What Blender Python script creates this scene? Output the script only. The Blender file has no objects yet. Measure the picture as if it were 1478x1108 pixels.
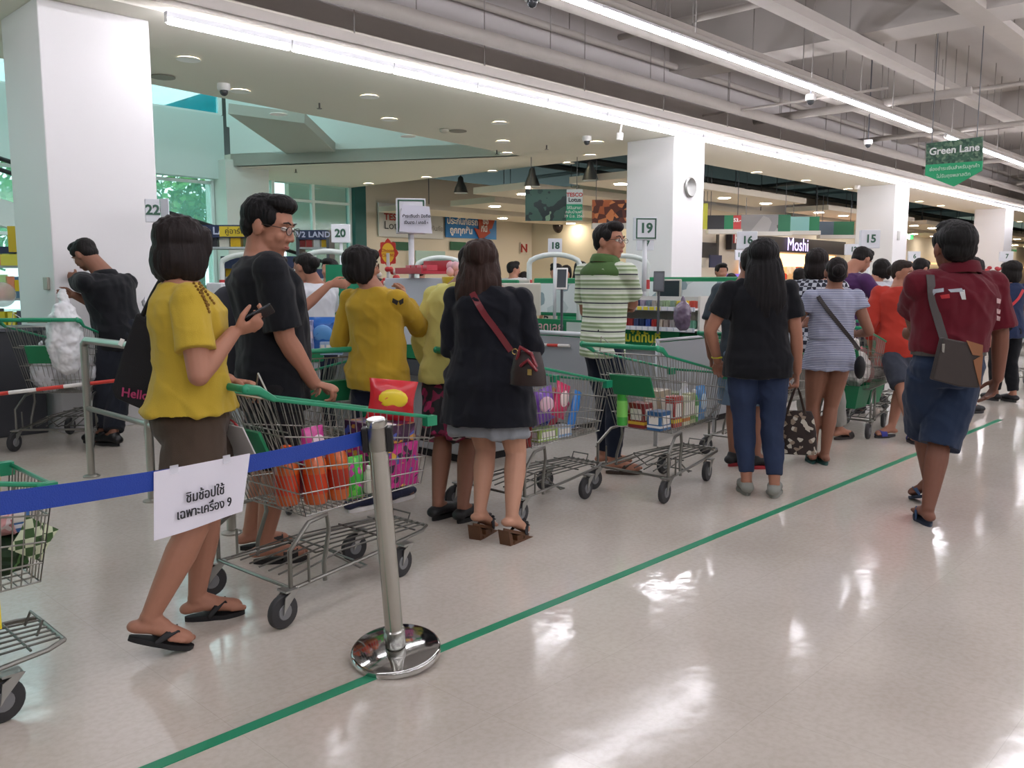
import bpy, bmesh, math, random
import numpy as np
from mathutils import Vector, Matrix, noise
from mathutils.bvhtree import BVHTree
random.seed(7)
V = Vector
SC = bpy.context.scene
COL = SC.collection
# ---------------- camera ----------------
FPX, CAMH, AZ = 1240.0, 1.35, math.radians(43.7)
PT = math.atan(149/FPX)
FW = V((math.cos(AZ), math.sin(AZ), 0)); RT = V((math.sin(AZ), -math.cos(AZ), 0)); UP = V((0,0,1))
EYE = V((0,0,CAMH))
cam = bpy.data.cameras.new('camera'); cam.sensor_width = 36; cam.lens = FPX/1478*36; cam.clip_start = .05; cam.clip_end = 300
co = bpy.data.objects.new('camera', cam); COL.objects.link(co)
cf = FW*math.cos(PT) - UP*math.sin(PT); cu = FW*math.sin(PT) + UP*math.cos(PT)
M = Matrix((RT, cu, -cf)).transposed().to_4x4(); M.translation = EYE
co.matrix_world = M; SC.camera = co
# ---------------- view and world ----------------
SC.view_settings.view_transform = 'Standard'; SC.view_settings.look = 'None'
SC.view_settings.gamma = 1; SC.view_settings.use_curve_mapping = False
SC.view_settings.exposure = 0.12
w = bpy.data.worlds.new('sky'); SC.world = w; w.use_nodes = True
bg = w.node_tree.nodes['Background']
bg.inputs[0].default_value = (.62,.90,.92,1); bg.inputs[1].default_value = 3.6
LAMP = 34.0     # strength of the fluorescent tubes
# ---------------- measuring ----------------
def ray(px, py):
    u = px-739; v = 554-py
    return cf*FPX + cu*v + RT*u
def at(px, py, D):                      # point seen at (px,py), D metres ahead
    r = ray(px, py); return EYE + r*(D/r.dot(FW))
def G(px, py, z=0.0):
    r = ray(px, py); return EYE + r*((z-CAMH)/r.z)
def onY(px, py, Y):
    r = ray(px, py); return EYE + r*(Y/r.y)
def onX(px, py, X):
    r = ray(px, py); return EYE + r*(X/r.x)
def dist(p): return V((p.x,p.y,0)).dot(FW)
# ---------------- materials ----------------
def lin(h):
    h = h.lstrip('#'); c = [int(h[i:i+2],16)/255 for i in (0,2,4)]
    return tuple((x/12.92 if x <= .04045 else ((x+.055)/1.055)**2.4) for x in c)+(1,)
_m = {}
def mat(hexc, rough=.6, metal=0, bump=0, bscale=200, emit=0, alpha=1, spec=.5, trans=0, coat=0, var=0, vscale=6, sheen=0):
    k = (hexc,rough,metal,bump,bscale,emit,alpha,spec,trans,coat,var,vscale,sheen)
    if k in _m: return _m[k]
    m = bpy.data.materials.new('mat_'+hexc.strip('#')); m.use_nodes = True
    nt = m.node_tree; b = nt.nodes['Principled BSDF']; c = lin(hexc)
    b.inputs['Base Color'].default_value = c; b.inputs['Roughness'].default_value = rough
    b.inputs['Metallic'].default_value = metal; b.inputs['Specular IOR Level'].default_value = spec
    b.inputs['Alpha'].default_value = alpha; b.inputs['Transmission Weight'].default_value = trans
    b.inputs['Coat Weight'].default_value = coat; b.inputs['Sheen Weight'].default_value = sheen
    if emit: b.inputs['Emission Color'].default_value = c; b.inputs['Emission Strength'].default_value = emit
    tc = nt.nodes.new('ShaderNodeTexCoord')
    if var:
        n = nt.nodes.new('ShaderNodeTexNoise'); n.inputs['Scale'].default_value = vscale; n.inputs['Detail'].default_value = 4
        nt.links.new(tc.outputs['Object'], n.inputs['Vector'])
        mx = nt.nodes.new('ShaderNodeMixRGB'); mx.inputs[1].default_value = tuple(x*(1-var) for x in c[:3])+(1,)
        mx.inputs[2].default_value = tuple(min(1,x*(1+var)) for x in c[:3])+(1,)
        nt.links.new(n.outputs[0], mx.inputs[0]); nt.links.new(mx.outputs[0], b.inputs['Base Color'])
    if bump:
        n = nt.nodes.new('ShaderNodeTexNoise'); n.inputs['Scale'].default_value = bscale
        nt.links.new(tc.outputs['Object'], n.inputs['Vector'])
        bp = nt.nodes.new('ShaderNodeBump'); bp.inputs['Strength'].default_value = bump; bp.inputs['Distance'].default_value = .01
        nt.links.new(n.outputs[0], bp.inputs['Height']); nt.links.new(bp.outputs[0], b.inputs['Normal'])
    _m[k] = m; return m
def nodes(name, rough=.8):
    m = bpy.data.materials.new(name); m.use_nodes = True; nt = m.node_tree
    b = nt.nodes['Principled BSDF']; b.inputs['Roughness'].default_value = rough
    tc = nt.nodes.new('ShaderNodeTexCoord'); return m, nt, b, tc.outputs['Object']
def nd(nt, kind, **kw):
    n = nt.nodes.new(kind)
    for k, v in kw.items():
        if k in ('operation','interpolation','feature','distance','blend_type'): setattr(n, k, v)
        else: n.inputs[k].default_value = v
    return n
def ramp(nt, src, stops, const=True):
    r = nt.nodes.new('ShaderNodeValToRGB'); r.color_ramp.interpolation = 'CONSTANT' if const else 'LINEAR'
    e = r.color_ramp.elements
    while len(e) < len(stops): e.new(.5)
    for i,(p,c) in enumerate(stops): e[i].position = p; e[i].color = lin(c)
    nt.links.new(src, r.inputs[0]); return r
def stripes(name, axis, period, stops, rough=.85, off=0):
    m, nt, b, v = nodes(name, rough)
    s = nt.nodes.new('ShaderNodeSeparateXYZ'); nt.links.new(v, s.inputs[0])
    d = nt.nodes.new('ShaderNodeMath'); d.operation = 'MULTIPLY_ADD'; d.inputs[1].default_value = 1/period; d.inputs[2].default_value = 50+off
    nt.links.new(s.outputs[axis], d.inputs[0])
    f = nt.nodes.new('ShaderNodeMath'); f.operation = 'FRACT'; nt.links.new(d.outputs[0], f.inputs[0])
    r = ramp(nt, f.outputs[0], stops); nt.links.new(r.outputs[0], b.inputs['Base Color']); return m
def patches(name, scale, stops, rough=.7, kind='VORONOI'):
    m, nt, b, v = nodes(name, rough)
    n = nt.nodes.new('ShaderNodeTexVoronoi' if kind == 'VORONOI' else 'ShaderNodeTexNoise')
    n.inputs['Scale'].default_value = scale; nt.links.new(v, n.inputs['Vector'])
    o = n.outputs['Color'] if kind == 'VORONOI' else n.outputs[0]
    if kind == 'VORONOI':
        s = nt.nodes.new('ShaderNodeSeparateColor'); nt.links.new(o, s.inputs[0]); o = s.outputs[0]
    r = ramp(nt, o, stops); nt.links.new(r.outputs[0], b.inputs['Base Color']); return m
WHITE = mat('#f2f0ee', .6); PAINT = mat('#e9e6e4', .75); GREEN = mat('#0f7a4c', .45); GREENP = mat('#1c8a63', .35)
CHROME = mat('#b9b9b4', .22, 1); WIRE = mat('#9a9993', .32, .9); STEEL = mat('#a9a79f', .32, 1); STEELP = mat('#b8bcc0', .45, .4)
BLACK = mat('#15151a', .5); RUBBER = mat('#303032', .6); DGREY = mat('#4a4c52', .5); LGREY = mat('#b9bcc0', .5)
# ---------------- mesh gathering ----------------
class Geo:
    def __init__(s): s.v = []; s.f = []
    def add(s, vs, fs):
        n = len(s.v); s.v += [V(v) for v in vs]; s.f += [tuple(i+n for i in f) for f in fs]; return s
    def box(s, c, d, R=None):
        c = V(c); vs = []
        for i in (-1,1):
            for j in (-1,1):
                for k in (-1,1):
                    p = V((i*d[0]/2, j*d[1]/2, k*d[2]/2)); vs.append((R @ p if R else p)+c)
        return s.add(vs, [(0,1,3,2),(4,6,7,5),(0,4,5,1),(2,3,7,6),(0,2,6,4),(1,5,7,3)])
    def quad(s, a, b, c, d, t=0.0):
        a,b,c,d = map(V,(a,b,c,d))
        if not t: return s.add([a,b,c,d], [(0,1,2,3)])
        n = (b-a).cross(d-a).normalized()*t
        return s.add([a,b,c,d,a+n,b+n,c+n,d+n], [(3,2,1,0),(4,5,6,7),(0,1,5,4),(1,2,6,5),(2,3,7,6),(3,0,4,7)])
    def prism(s, poly, z0, z1):
        n = len(poly); vs = [V((x,y,z0)) for x,y in poly]+[V((x,y,z1)) for x,y in poly]
        return s.add(vs, [tuple(range(n))[::-1], tuple(range(n,2*n))]+[(i,(i+1)%n,n+(i+1)%n,n+i) for i in range(n)])
    def rings(s, rs, cap=True):          # rs: list of closed loops of equal length
        n = len(rs[0]); vs = [p for r in rs for p in r]; fs = []
        for k in range(len(rs)-1):
            for i in range(n): fs.append((k*n+i, k*n+(i+1)%n, (k+1)*n+(i+1)%n, (k+1)*n+i))
        if cap: fs += [tuple(range(n))[::-1], tuple((len(rs)-1)*n+i for i in range(n))]
        return s.add(vs, fs)
    def tube(s, pts, r, n=8, rnd=False, flat=None):   # r: number or list;  flat=(axis vector, ratio)
        pts = [V(p) for p in pts]; m = len(pts)
        rr = list(r) if isinstance(r,(list,tuple)) else [r]*m
        if rnd:
            a = (pts[0]-pts[1]).normalized(); b = (pts[-1]-pts[-2]).normalized()
            P0 = [pts[0]+a*rr[0]*math.sin(t) for t in (1.5,1.2,.8,.4)]; R0 = [rr[0]*math.cos(t) for t in (1.5,1.2,.8,.4)]
            P1 = [pts[-1]+b*rr[-1]*math.sin(t) for t in (.4,.8,1.2,1.5)]; R1 = [rr[-1]*math.cos(t) for t in (.4,.8,1.2,1.5)]
            pts = P0+pts+P1; rr = R0+rr+R1; m = len(pts)
        T = []
        for i in range(m):
            t = pts[min(i+1,m-1)]-pts[max(i-1,0)]
            T.append(t.normalized() if t.length > 1e-9 else V((0,0,1)))
        if flat: u = V(flat[0])
        else: u = T[0].orthogonal()
        out = []
        for i in range(m):
            u = u - T[i]*u.dot(T[i])
            if u.length < 1e-6: u = T[i].orthogonal()
            u.normalize(); w_ = T[i].cross(u)
            k = flat[1] if flat else 1
            out.append([pts[i]+(u*math.cos(2*math.pi*j/n)+w_*(math.sin(2*math.pi*j/n)*k))*rr[i] for j in range(n)])
            if flat: u = V(flat[0])
        return s.rings(out)
    def ell(s, c, r, R=None, n=14, m=9):
        c = V(c); rs = []
        for a in range(m):
            t = math.pi*(a+.15)/(m-.7)
            loop = []
            for j in range(n):
                p = V((r[0]*math.sin(t)*math.cos(2*math.pi*j/n), r[1]*math.sin(t)*math.sin(2*math.pi*j/n), -r[2]*math.cos(t)))
                loop.append((R @ p if R else p)+c)
            rs.append(loop)
        return s.rings(rs)
    def lathe(s, prof, c=(0,0,0), n=24, R=None):
        c = V(c); rs = []
        for r, z in prof:
            rs.append([(R @ V((r*math.cos(2*math.pi*j/n), r*math.sin(2*math.pi*j/n), z)) if R else V((r*math.cos(2*math.pi*j/n), r*math.sin(2*math.pi*j/n), z)))+c for j in range(n)])
        return s.rings(rs)
    def mesh(s, name='m', base=None):
        me = bpy.data.meshes.new(name); b = base or V((0,0,0))
        me.from_pydata([tuple(v-b) for v in s.v], [], s.f); me.update(); return me
def props(o, label=None, cat=None, group=None, kind=None):
    if label: o['label'] = label
    if cat: o['category'] = cat
    if group: o['group'] = group
    if kind: o['kind'] = kind
    return o
def empty(name, loc, label=None, cat=None, group=None, rz=0):
    o = bpy.data.objects.new(name, None); COL.objects.link(o); o.location = loc; o.rotation_euler = (0,0,rz)
    o.empty_display_size = .1
    return props(o, label, cat, group)
def obj(name, g, m, parent=None, label=None, cat=None, group=None, kind=None, smooth=None, bevel=0, world=True, loc=None):
    """world=True: coordinates in g are world ones; the parent's location is taken off (parents are unrotated)."""
    base = V((0,0,0)); q = parent
    if world:
        while q is not None: base += q.location; q = q.parent
    if isinstance(g, Geo):
        if parent is None and loc is not None: me = g.mesh(name, V(loc))
        else: me = g.mesh(name, base)
        bm = bmesh.new(); bm.from_mesh(me); bmesh.ops.recalc_face_normals(bm, faces=bm.faces); bm.to_mesh(me); bm.free()
    else:
        me = g
        if base.length and not me.get('based'):
            me.transform(Matrix.Translation(-base)); me['based'] = 1
    if m is not None and not me.materials: me.materials.append(m)
    if smooth: me.polygons.foreach_set('use_smooth', [True]*len(me.polygons))
    if smooth == 'auto' or smooth == 1:
        pass
    o = bpy.data.objects.new(name, me); COL.objects.link(o)
    if parent is not None: o.parent = parent
    elif loc is not None: o.location = V(loc)
    if smooth == 'auto':
        try: me.set_sharp_from_angle(angle=math.radians(40))
        except Exception: pass
    if bevel:
        b = o.modifiers.new('b','BEVEL'); b.width = bevel; b.segments = 2; b.limit_method = 'ANGLE'
    return props(o, label, cat, group, kind)
def copy_tree(o, parent=None):
    c = o.copy(); COL.objects.link(c)
    if parent is not None: c.parent = parent
    for ch in list(o.children): copy_tree(ch, c)
    return c
def remesh(g, vox, smooth=2, fold=None, fac=.5):
    me = g.mesh('t') if isinstance(g, Geo) else g
    bm = bmesh.new(); bm.from_mesh(me); bmesh.ops.recalc_face_normals(bm, faces=bm.faces); bm.to_mesh(me); bm.free()
    o = bpy.data.objects.new('t', me); COL.objects.link(o)
    r = o.modifiers.new('r','REMESH'); r.mode = 'VOXEL'; r.voxel_size = vox; r.use_smooth_shade = True
    if smooth:
        s = o.modifiers.new('s','SMOOTH'); s.iterations = smooth; s.factor = fac
    dg = bpy.context.evaluated_depsgraph_get(); dg.update()
    out = bpy.data.meshes.new_from_object(o.evaluated_get(dg))
    bpy.data.objects.remove(o); bpy.data.meshes.remove(me)
    if fold:
        nrm = [v.normal.copy() for v in out.vertices]
        for v, n in zip(out.vertices, nrm): v.co += n*fold(v.co)
        out.update()
    out.polygons.foreach_set('use_smooth', [True]*len(out.polygons))
    return out
def text(s, size, m, origin, xdir, ydir=(0,0,1), parent=None, name='lettering', align='CENTER', ext=.001, bold=0, kind=None, spacing=1, sx=1):
    cu_ = bpy.data.curves.new('t','FONT'); cu_.body = s; cu_.size = size; cu_.align_x = align; cu_.align_y = 'CENTER'; cu_.extrude = ext
    cu_.offset = bold; cu_.space_character = spacing; cu_.resolution_u = 3
    o = bpy.data.objects.new('t', cu_); COL.objects.link(o)
    dg = bpy.context.evaluated_depsgraph_get(); dg.update()
    me = bpy.data.meshes.new_from_object(o.evaluated_get(dg)); bpy.data.objects.remove(o)
    x = V(xdir).normalized(); y = V(ydir); y = (y-x*y.dot(x)).normalized(); z = x.cross(y)
    Mx = Matrix((x*sx,y,z)).transposed().to_4x4(); Mx.translation = V(origin)
    me.transform(Mx)
    me.materials.clear()
    return obj(name, me, m, parent)
# ================= the building =================
LY, LZ = 7.55, 3.60          # first light line
L2Y, L2Z = 5.75, 4.13        # second light line
COLY, CS, SOF = 8.1, .95, 3.72
def floor_mat():
    m, nt, b, v = nodes('terrazzo_vinyl', .25)
    n = nd(nt,'ShaderNodeTexNoise',Scale=.7,Detail=6.0); nt.links.new(v, n.inputs['Vector'])
    r = ramp(nt, n.outputs[0], [(.3,'#bbb2a7'),(.52,'#ccc4ba'),(.72,'#d4cdc4')], False)
    n2 = nd(nt,'ShaderNodeTexNoise',Scale=45.0,Detail=3.0); nt.links.new(v, n2.inputs['Vector'])
    r2 = ramp(nt, n2.outputs[0], [(.35,'#f2efea'),(.6,'#ffffff')], False)
    mx = nt.nodes.new('ShaderNodeMixRGB'); mx.blend_type = 'MULTIPLY'; mx.inputs[0].default_value = .6
    nt.links.new(r.outputs[0], mx.inputs[1]); nt.links.new(r2.outputs[0], mx.inputs[2])
    # tile joints
    br = nt.nodes.new('ShaderNodeTexBrick'); br.inputs['Scale'].default_value = 1.0
    br.offset = 0; br.inputs['Brick Width'].default_value = .6; br.inputs['Row Height'].default_value = .6; br.inputs['Mortar Size'].default_value = .0012
    br.inputs['Color1'].default_value = (1,1,1,1); br.inputs['Color2'].default_value = (.97,.97,.97,1); br.inputs['Mortar'].default_value = (.75,.72,.7,1)
    nt.links.new(v, br.inputs['Vector'])
    m2 = nt.nodes.new('ShaderNodeMixRGB'); m2.blend_type = 'MULTIPLY'; m2.inputs[0].default_value = .5
    nt.links.new(mx.outputs[0], m2.inputs[1]); nt.links.new(br.outputs[0], m2.inputs[2])
    nt.links.new(m2.outputs[0], b.inputs['Base Color'])
    r3 = ramp(nt, n.outputs[0], [(.3,'#707070'),(.7,'#4a4a4a')], False); nt.links.new(r3.outputs[0], b.inputs['Roughness'])
    n4 = nd(nt,'ShaderNodeTexNoise',Scale=9.0,Detail=2.0); nt.links.new(v, n4.inputs['Vector'])
    bp = nd(nt,'ShaderNodeBump',Strength=.12,Distance=.01); nt.links.new(n4.outputs[0], bp.inputs['Height']); nt.links.new(bp.outputs[0], b.inputs['Normal'])
    b.inputs['Specular IOR Level'].default_value = .6
    return m
obj('floor', Geo().box((20,8,-.05),(90,50,.1)), floor_mat(), kind='structure')
CONC = mat('#a7a19c', .85, var=.10, vscale=.8, bump=.2, bscale=20)
CONC2 = mat('#b0aaa5', .85, var=.08, vscale=1.5)
SOFM = mat('#e2ddd0', .8)
# high concrete slab and its beams
obj('ceiling', Geo().box((22,-4.0,5.65),(94,25,.3)), CONC, kind='structure')
for i,x in enumerate((2.9-9.6,2.9,12.5,22.1,31.7,41.3)):
    obj('trim_%d'%(i+1), Geo().box((x,-1.0,5.15),(.7,19,.9)), CONC2, kind='structure')
obj('trim_8', Geo().box((22,3.0,5.25),(94,.5,.6)), CONC2, kind='structure')
# upstand between the high hall and the lower checkout ceiling
obj('wall_upstand', Geo().box((22,8.25,4.7),(94,.3,1.8)), mat('#b2adab',.85,var=.06,vscale=1.0), kind='structure')
# lower ceiling: strip over the checkouts, then the deep part round the atrium hole
VX0, VX1, VY0, VY1 = -12, 12.2, 10.5, 16.9
sg = Geo()
sg.prism([(-25,7.75),(68,7.75),(68,9.6),(13.6,9.6),(13.6,11.6),(12.2,11.5),(4.5,10.6),(-25,10.5)], SOF, SOF+.25)
sg.prism([(12.2,11.5),(13.6,11.6),(13.4,18.9),(9.3,18.9),(9.2,16.9)], SOF, SOF+.25)
obj('ceiling_lower', sg, SOFM, kind='structure')
obj('trim_9', Geo().quad((12.2,11.5,SOF-.0),(9.2,16.9,SOF),(9.2,16.9,SOF+.9),(12.2,11.5,SOF+.9),.12), mat('#dfe6e2',.7), kind='structure')
obj('trim_10', Geo().quad((-25,10.35,SOF+.2),(12.2,11.3,SOF+.2),(12.2,11.3,SOF+2.5),(-25,10.35,SOF+2.5),.12), mat('#dfe6e2',.7), kind='structure')
# atrium walls above the hole
obj('wall_atrium', Geo().box((-8,17.3,4.12),(34.4,.3,1.3)), mat('#d4e2de',.7), kind='structure')
obj('wall_atrium_right', Geo().quad((12.4,11.4,SOF+.85),(9.3,17.2,SOF+.85),(9.3,17.2,8),(12.4,11.4,8),.2), mat('#dfe8e4',.7), kind='structure')
obj('ceiling_atrium', Geo().prism([(-25,10.3),(12.4,10.3),(12.4,17.6),(-25,17.6)],7.9,8.1), PAINT, kind='structure')
TEAL = mat('#4fb9bb', .5, trans=0, spec=.3)
def glazing(n, x0, x1, y, z0, z1, nx, zs, tint, a, label=None):
    g = Geo(); fm = mat('#dfe9e6', .5)
    o = obj('window_%d'%n, Geo().box(((x0+x1)/2,y,(z0+z1)/2),(x1-x0,.012,z1-z0)), mat(tint,.1,alpha=a), kind='structure')
    for i in range(nx+1):
        x = x0+(x1-x0)*i/nx; g.box((x,y,(z0+z1)/2),(.07,.12,z1-z0))
    for z in zs: g.box(((x0+x1)/2,y,z),(x1-x0,.1,.06))
    obj('window_frame', g, fm, o); return o
glazing(1, -12, 9.2, 17.3, 4.8, 6.2, 14, (4.8,6.17), '#2fc0cf', .5)
glazing(2, -12, 9.0, 17.4, 0, 3.45, 12, (.05,2.2,3.4), '#8fd0c4', .38)
# far left side: facade further back right of the pilaster
obj('wall_pilaster', Geo().box((9.55,17.3,1.9),(1.0,.9,3.9)), mat('#d9ddd6',.7), kind='structure')
glazing(3, 10.05, 13.4, 18.6, 0, 4.2, 3, (.05,3.3,4.1), '#7fd0c8', .3)
obj('wall_facade_right', Geo().box((13.6,18.6,2.3),(.35,.4,4.6)), mat('#1f5a55',.6), kind='structure')
# columns
for i,x in enumerate((COLY*.333, COLY*1.524, COLY*2.74, COLY*3.95, COLY*5.15)):
    obj('column', Geo().box((x+CS/2,COLY+CS/2,1.86),(CS,CS,3.72)), mat('#dedcdc',.55), kind='structure', bevel=.01)
# back shops
CREAM = mat('#d6cbb8',.8)
obj('wall_back', Geo().box((40,21.5,2.6),(56,.3,5.2)), CREAM, kind='structure')
obj('wall_right', Geo().box((62,8,2.8),(.3,60,5.6)), mat('#d9d2c6',.8), kind='structure')
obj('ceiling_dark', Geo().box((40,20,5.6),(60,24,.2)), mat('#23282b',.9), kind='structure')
obj('wall_left', Geo().box((-14,4,2.8),(.3,40,5.6)), PAINT, kind='structure')
obj('wall_behind', Geo().box((20,-13,2.8),(90,.3,5.6)), mat('#c9c4bd',.8), kind='structure')
# ================= lights of the hall =================
def add_line(y, z, x0, n, pitch=1.25, gap=.015, labels=None, group=None, extra=0, wide=.07):
    src = None
    for i in range(n):
        x = x0+i*pitch
        if src is None:
            src = empty('linear_light', (x,y,z), labels, 'ceiling light', group)
            g = Geo().box((x+(pitch-gap)/2,y,z+.045),(pitch-gap,.06,.05)); obj('housing', g, mat('#d8d8dc',.4), src)
            g = Geo().tube([(x+.02,y,z),(x+pitch-gap-.02,y,z)], wide/2, 10); obj('tube', g, mat('#f5f3fb',.5,emit=LAMP), src, smooth=True)
            g = Geo()
            for q in (.0,pitch-gap-.03): g.box((x+q+.01,y,z+.01),(.025,.05,.06))
            obj('end_cap', g, WHITE, src)
            o = src
        else:
            o = copy_tree(src); o.location = (x,y,z)
        props(o, labels, 'ceiling light', group)
        if i == 0 and isinstance(labels,str): pass
    return src
add_line(LY, LZ, 3.55, 24, labels='white fluorescent batten in the long row along the edge of the lower ceiling', group='battens along the lower ceiling edge')
add_line(LY, LZ, 1.55-.9, 1, labels='white fluorescent batten left of the nearest white column, top left corner', group=None)
add_line(L2Y, L2Z, 4.87-1.25*3, 13, labels='white fluorescent batten in the suspended row over the shoppers queue', group='battens of the suspended row')
add_line(L2Y, L2Z, 18.2, 9, labels='white fluorescent batten in the suspended row beyond the green lane sign', group='battens beyond the green sign')
for y in (2.2,-1.4,-5.0,-8.6):
    add_line(y, 4.13, -6, 30, labels='white fluorescent batten in a suspended row over the open hall', group='battens over the open hall')
# ================= people =================
SKIN = {'a': '#b98a72', 'b': '#a87660', 'c': '#8a5f4c', 'd': '#7a5040'}
def skin(k): return mat(SKIN[k], .55, var=.06, vscale=14, spec=.35)
HAIR = {}
def hairmat(h='#17110f'):
    if h not in HAIR:
        m, nt, b, v = nodes('hair', .6); b.inputs['Specular IOR Level'].default_value = .22
        mp = nd(nt,'ShaderNodeMapping'); mp.inputs['Scale'].default_value = (90,90,6); nt.links.new(v, mp.inputs[0])
        n = nd(nt,'ShaderNodeTexNoise',Scale=1.0,Detail=3.0); nt.links.new(mp.outputs[0], n.inputs['Vector'])
        c = lin(h); mx = nt.nodes.new('ShaderNodeMixRGB'); mx.inputs[1].default_value = tuple(x*.5 for x in c[:3])+(1,); mx.inputs[2].default_value = tuple(x*1.7 for x in c[:3])+(1,)
        nt.links.new(n.outputs[0], mx.inputs[0]); nt.links.new(mx.outputs[0], b.inputs['Base Color'])
        bp = nd(nt,'ShaderNodeBump',Strength=.6,Distance=.01); nt.links.new(n.outputs[0], bp.inputs['Height']); nt.links.new(bp.outputs[0], b.inputs['Normal'])
        HAIR[h] = m
    return HAIR[h]
def frame(yaw, pitch=0, roll=0):
    """yaw: 0 faces away from the camera, 90 faces image right; returns (right, forward, up)"""
    a = math.radians(yaw); f = FW*math.cos(a)+RT*math.sin(a); r = RT*math.cos(a)-FW*math.sin(a); u = V((0,0,1))
    p = math.radians(pitch); f, u = f*math.cos(p)+u*math.sin(p), u*math.cos(p)-f*math.sin(p)
    q = math.radians(roll); r, u = r*math.cos(q)-u*math.sin(q), u*math.cos(q)+r*math.sin(q)
    return r, f, u
def Rm(r, f, u): return Matrix((r,f,u)).transposed()
RF = [(-.14,.070,.055,-.004),(-.04,.098,.070,-.010),(.06,.104,.072,-.010),(.2,.094,.064,-.004),(.38,.080,.056,0),(.6,.088,.062,.004),(.78,.096,.064,.003),(.88,.086,.054,-.003),(.945,.062,.042,-.006),(1.02,.034,.034,-.006)]
RMm = [(-.14,.070,.058,-.004),(-.04,.092,.066,-.008),(.06,.096,.068,-.008),(.2,.092,.066,-.002),(.4,.090,.064,0),(.6,.100,.068,.002),(.78,.110,.070,.000),(.88,.100,.058,-.004),(.945,.072,.046,-.007),(1.02,.040,.038,-.006)]
def lerp_rings(R, t):
    if t <= R[0][0]: return R[0][1:]
    for a, b in zip(R, R[1:]):
        if t <= b[0]:
            k = (t-a[0])/(b[0]-a[0]); return tuple(a[i]+(b[i]-a[i])*k for i in (1,2,3))
    return R[-1][1:]
def ik(a, c, l1, l2, hint):
    d = c-a; L = min(d.length, (l1+l2)*.995); u = d.normalized(); c2 = a+u*L
    x = (l1*l1-l2*l2+L*L)/(2*L); h = math.sqrt(max(l1*l1-x*x, 0)); w_ = hint-u*hint.dot(u)
    if w_.length < 1e-5: w_ = u.orthogonal()
    return a+u*x+w_.normalized()*h, c2
def hand(g, W, d, n, k, side, curl=35, spread=.0205):
    """W wrist, d direction to the knuckles, n the way the palm faces, side +1 right hand / -1 left"""
    d = d.normalized(); n = (n-d*n.dot(d)).normalized(); s = d.cross(n)*side
    g.tube([W-d*.02*k, W+d*.045*k, W+d*.085*k], [.021*k,.032*k,.036*k], 12, True, (s,.42))
    for i in range(4):
        L = (.98,1.08,1.02,.80)[i]*k; b = W+d*(.085-.004*abs(1.2-i))*k + s*(1.5-i)*spread*k
        a = math.radians(curl*(.6+.12*i)); dd = d; p = [b]; q = (.043,.026,.021)
        for j in range(3):
            an = a*(1,2,2.8)[j]; v = dd*math.cos(an)+n*math.sin(an); p.append(p[-1]+v*q[j]*L)
        g.tube(p, [.0098*k,.0092*k,.0085*k,.0072*k], 8, True)
    tb = W+d*.03*k+s*.026*k+n*.006*k
    v1 = (d*.62+s*.62+n*.45).normalized(); v2 = (d*.85+s*.1+n*.6).normalized()
    g.tube([tb, tb+v1*.038*k, tb+v1*.038*k+v2*.028*k, tb+v1*.038*k+v2*.05*k], [.0145*k,.012*k,.0105*k,.0085*k], 8, True)
class Person: pass
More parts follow.
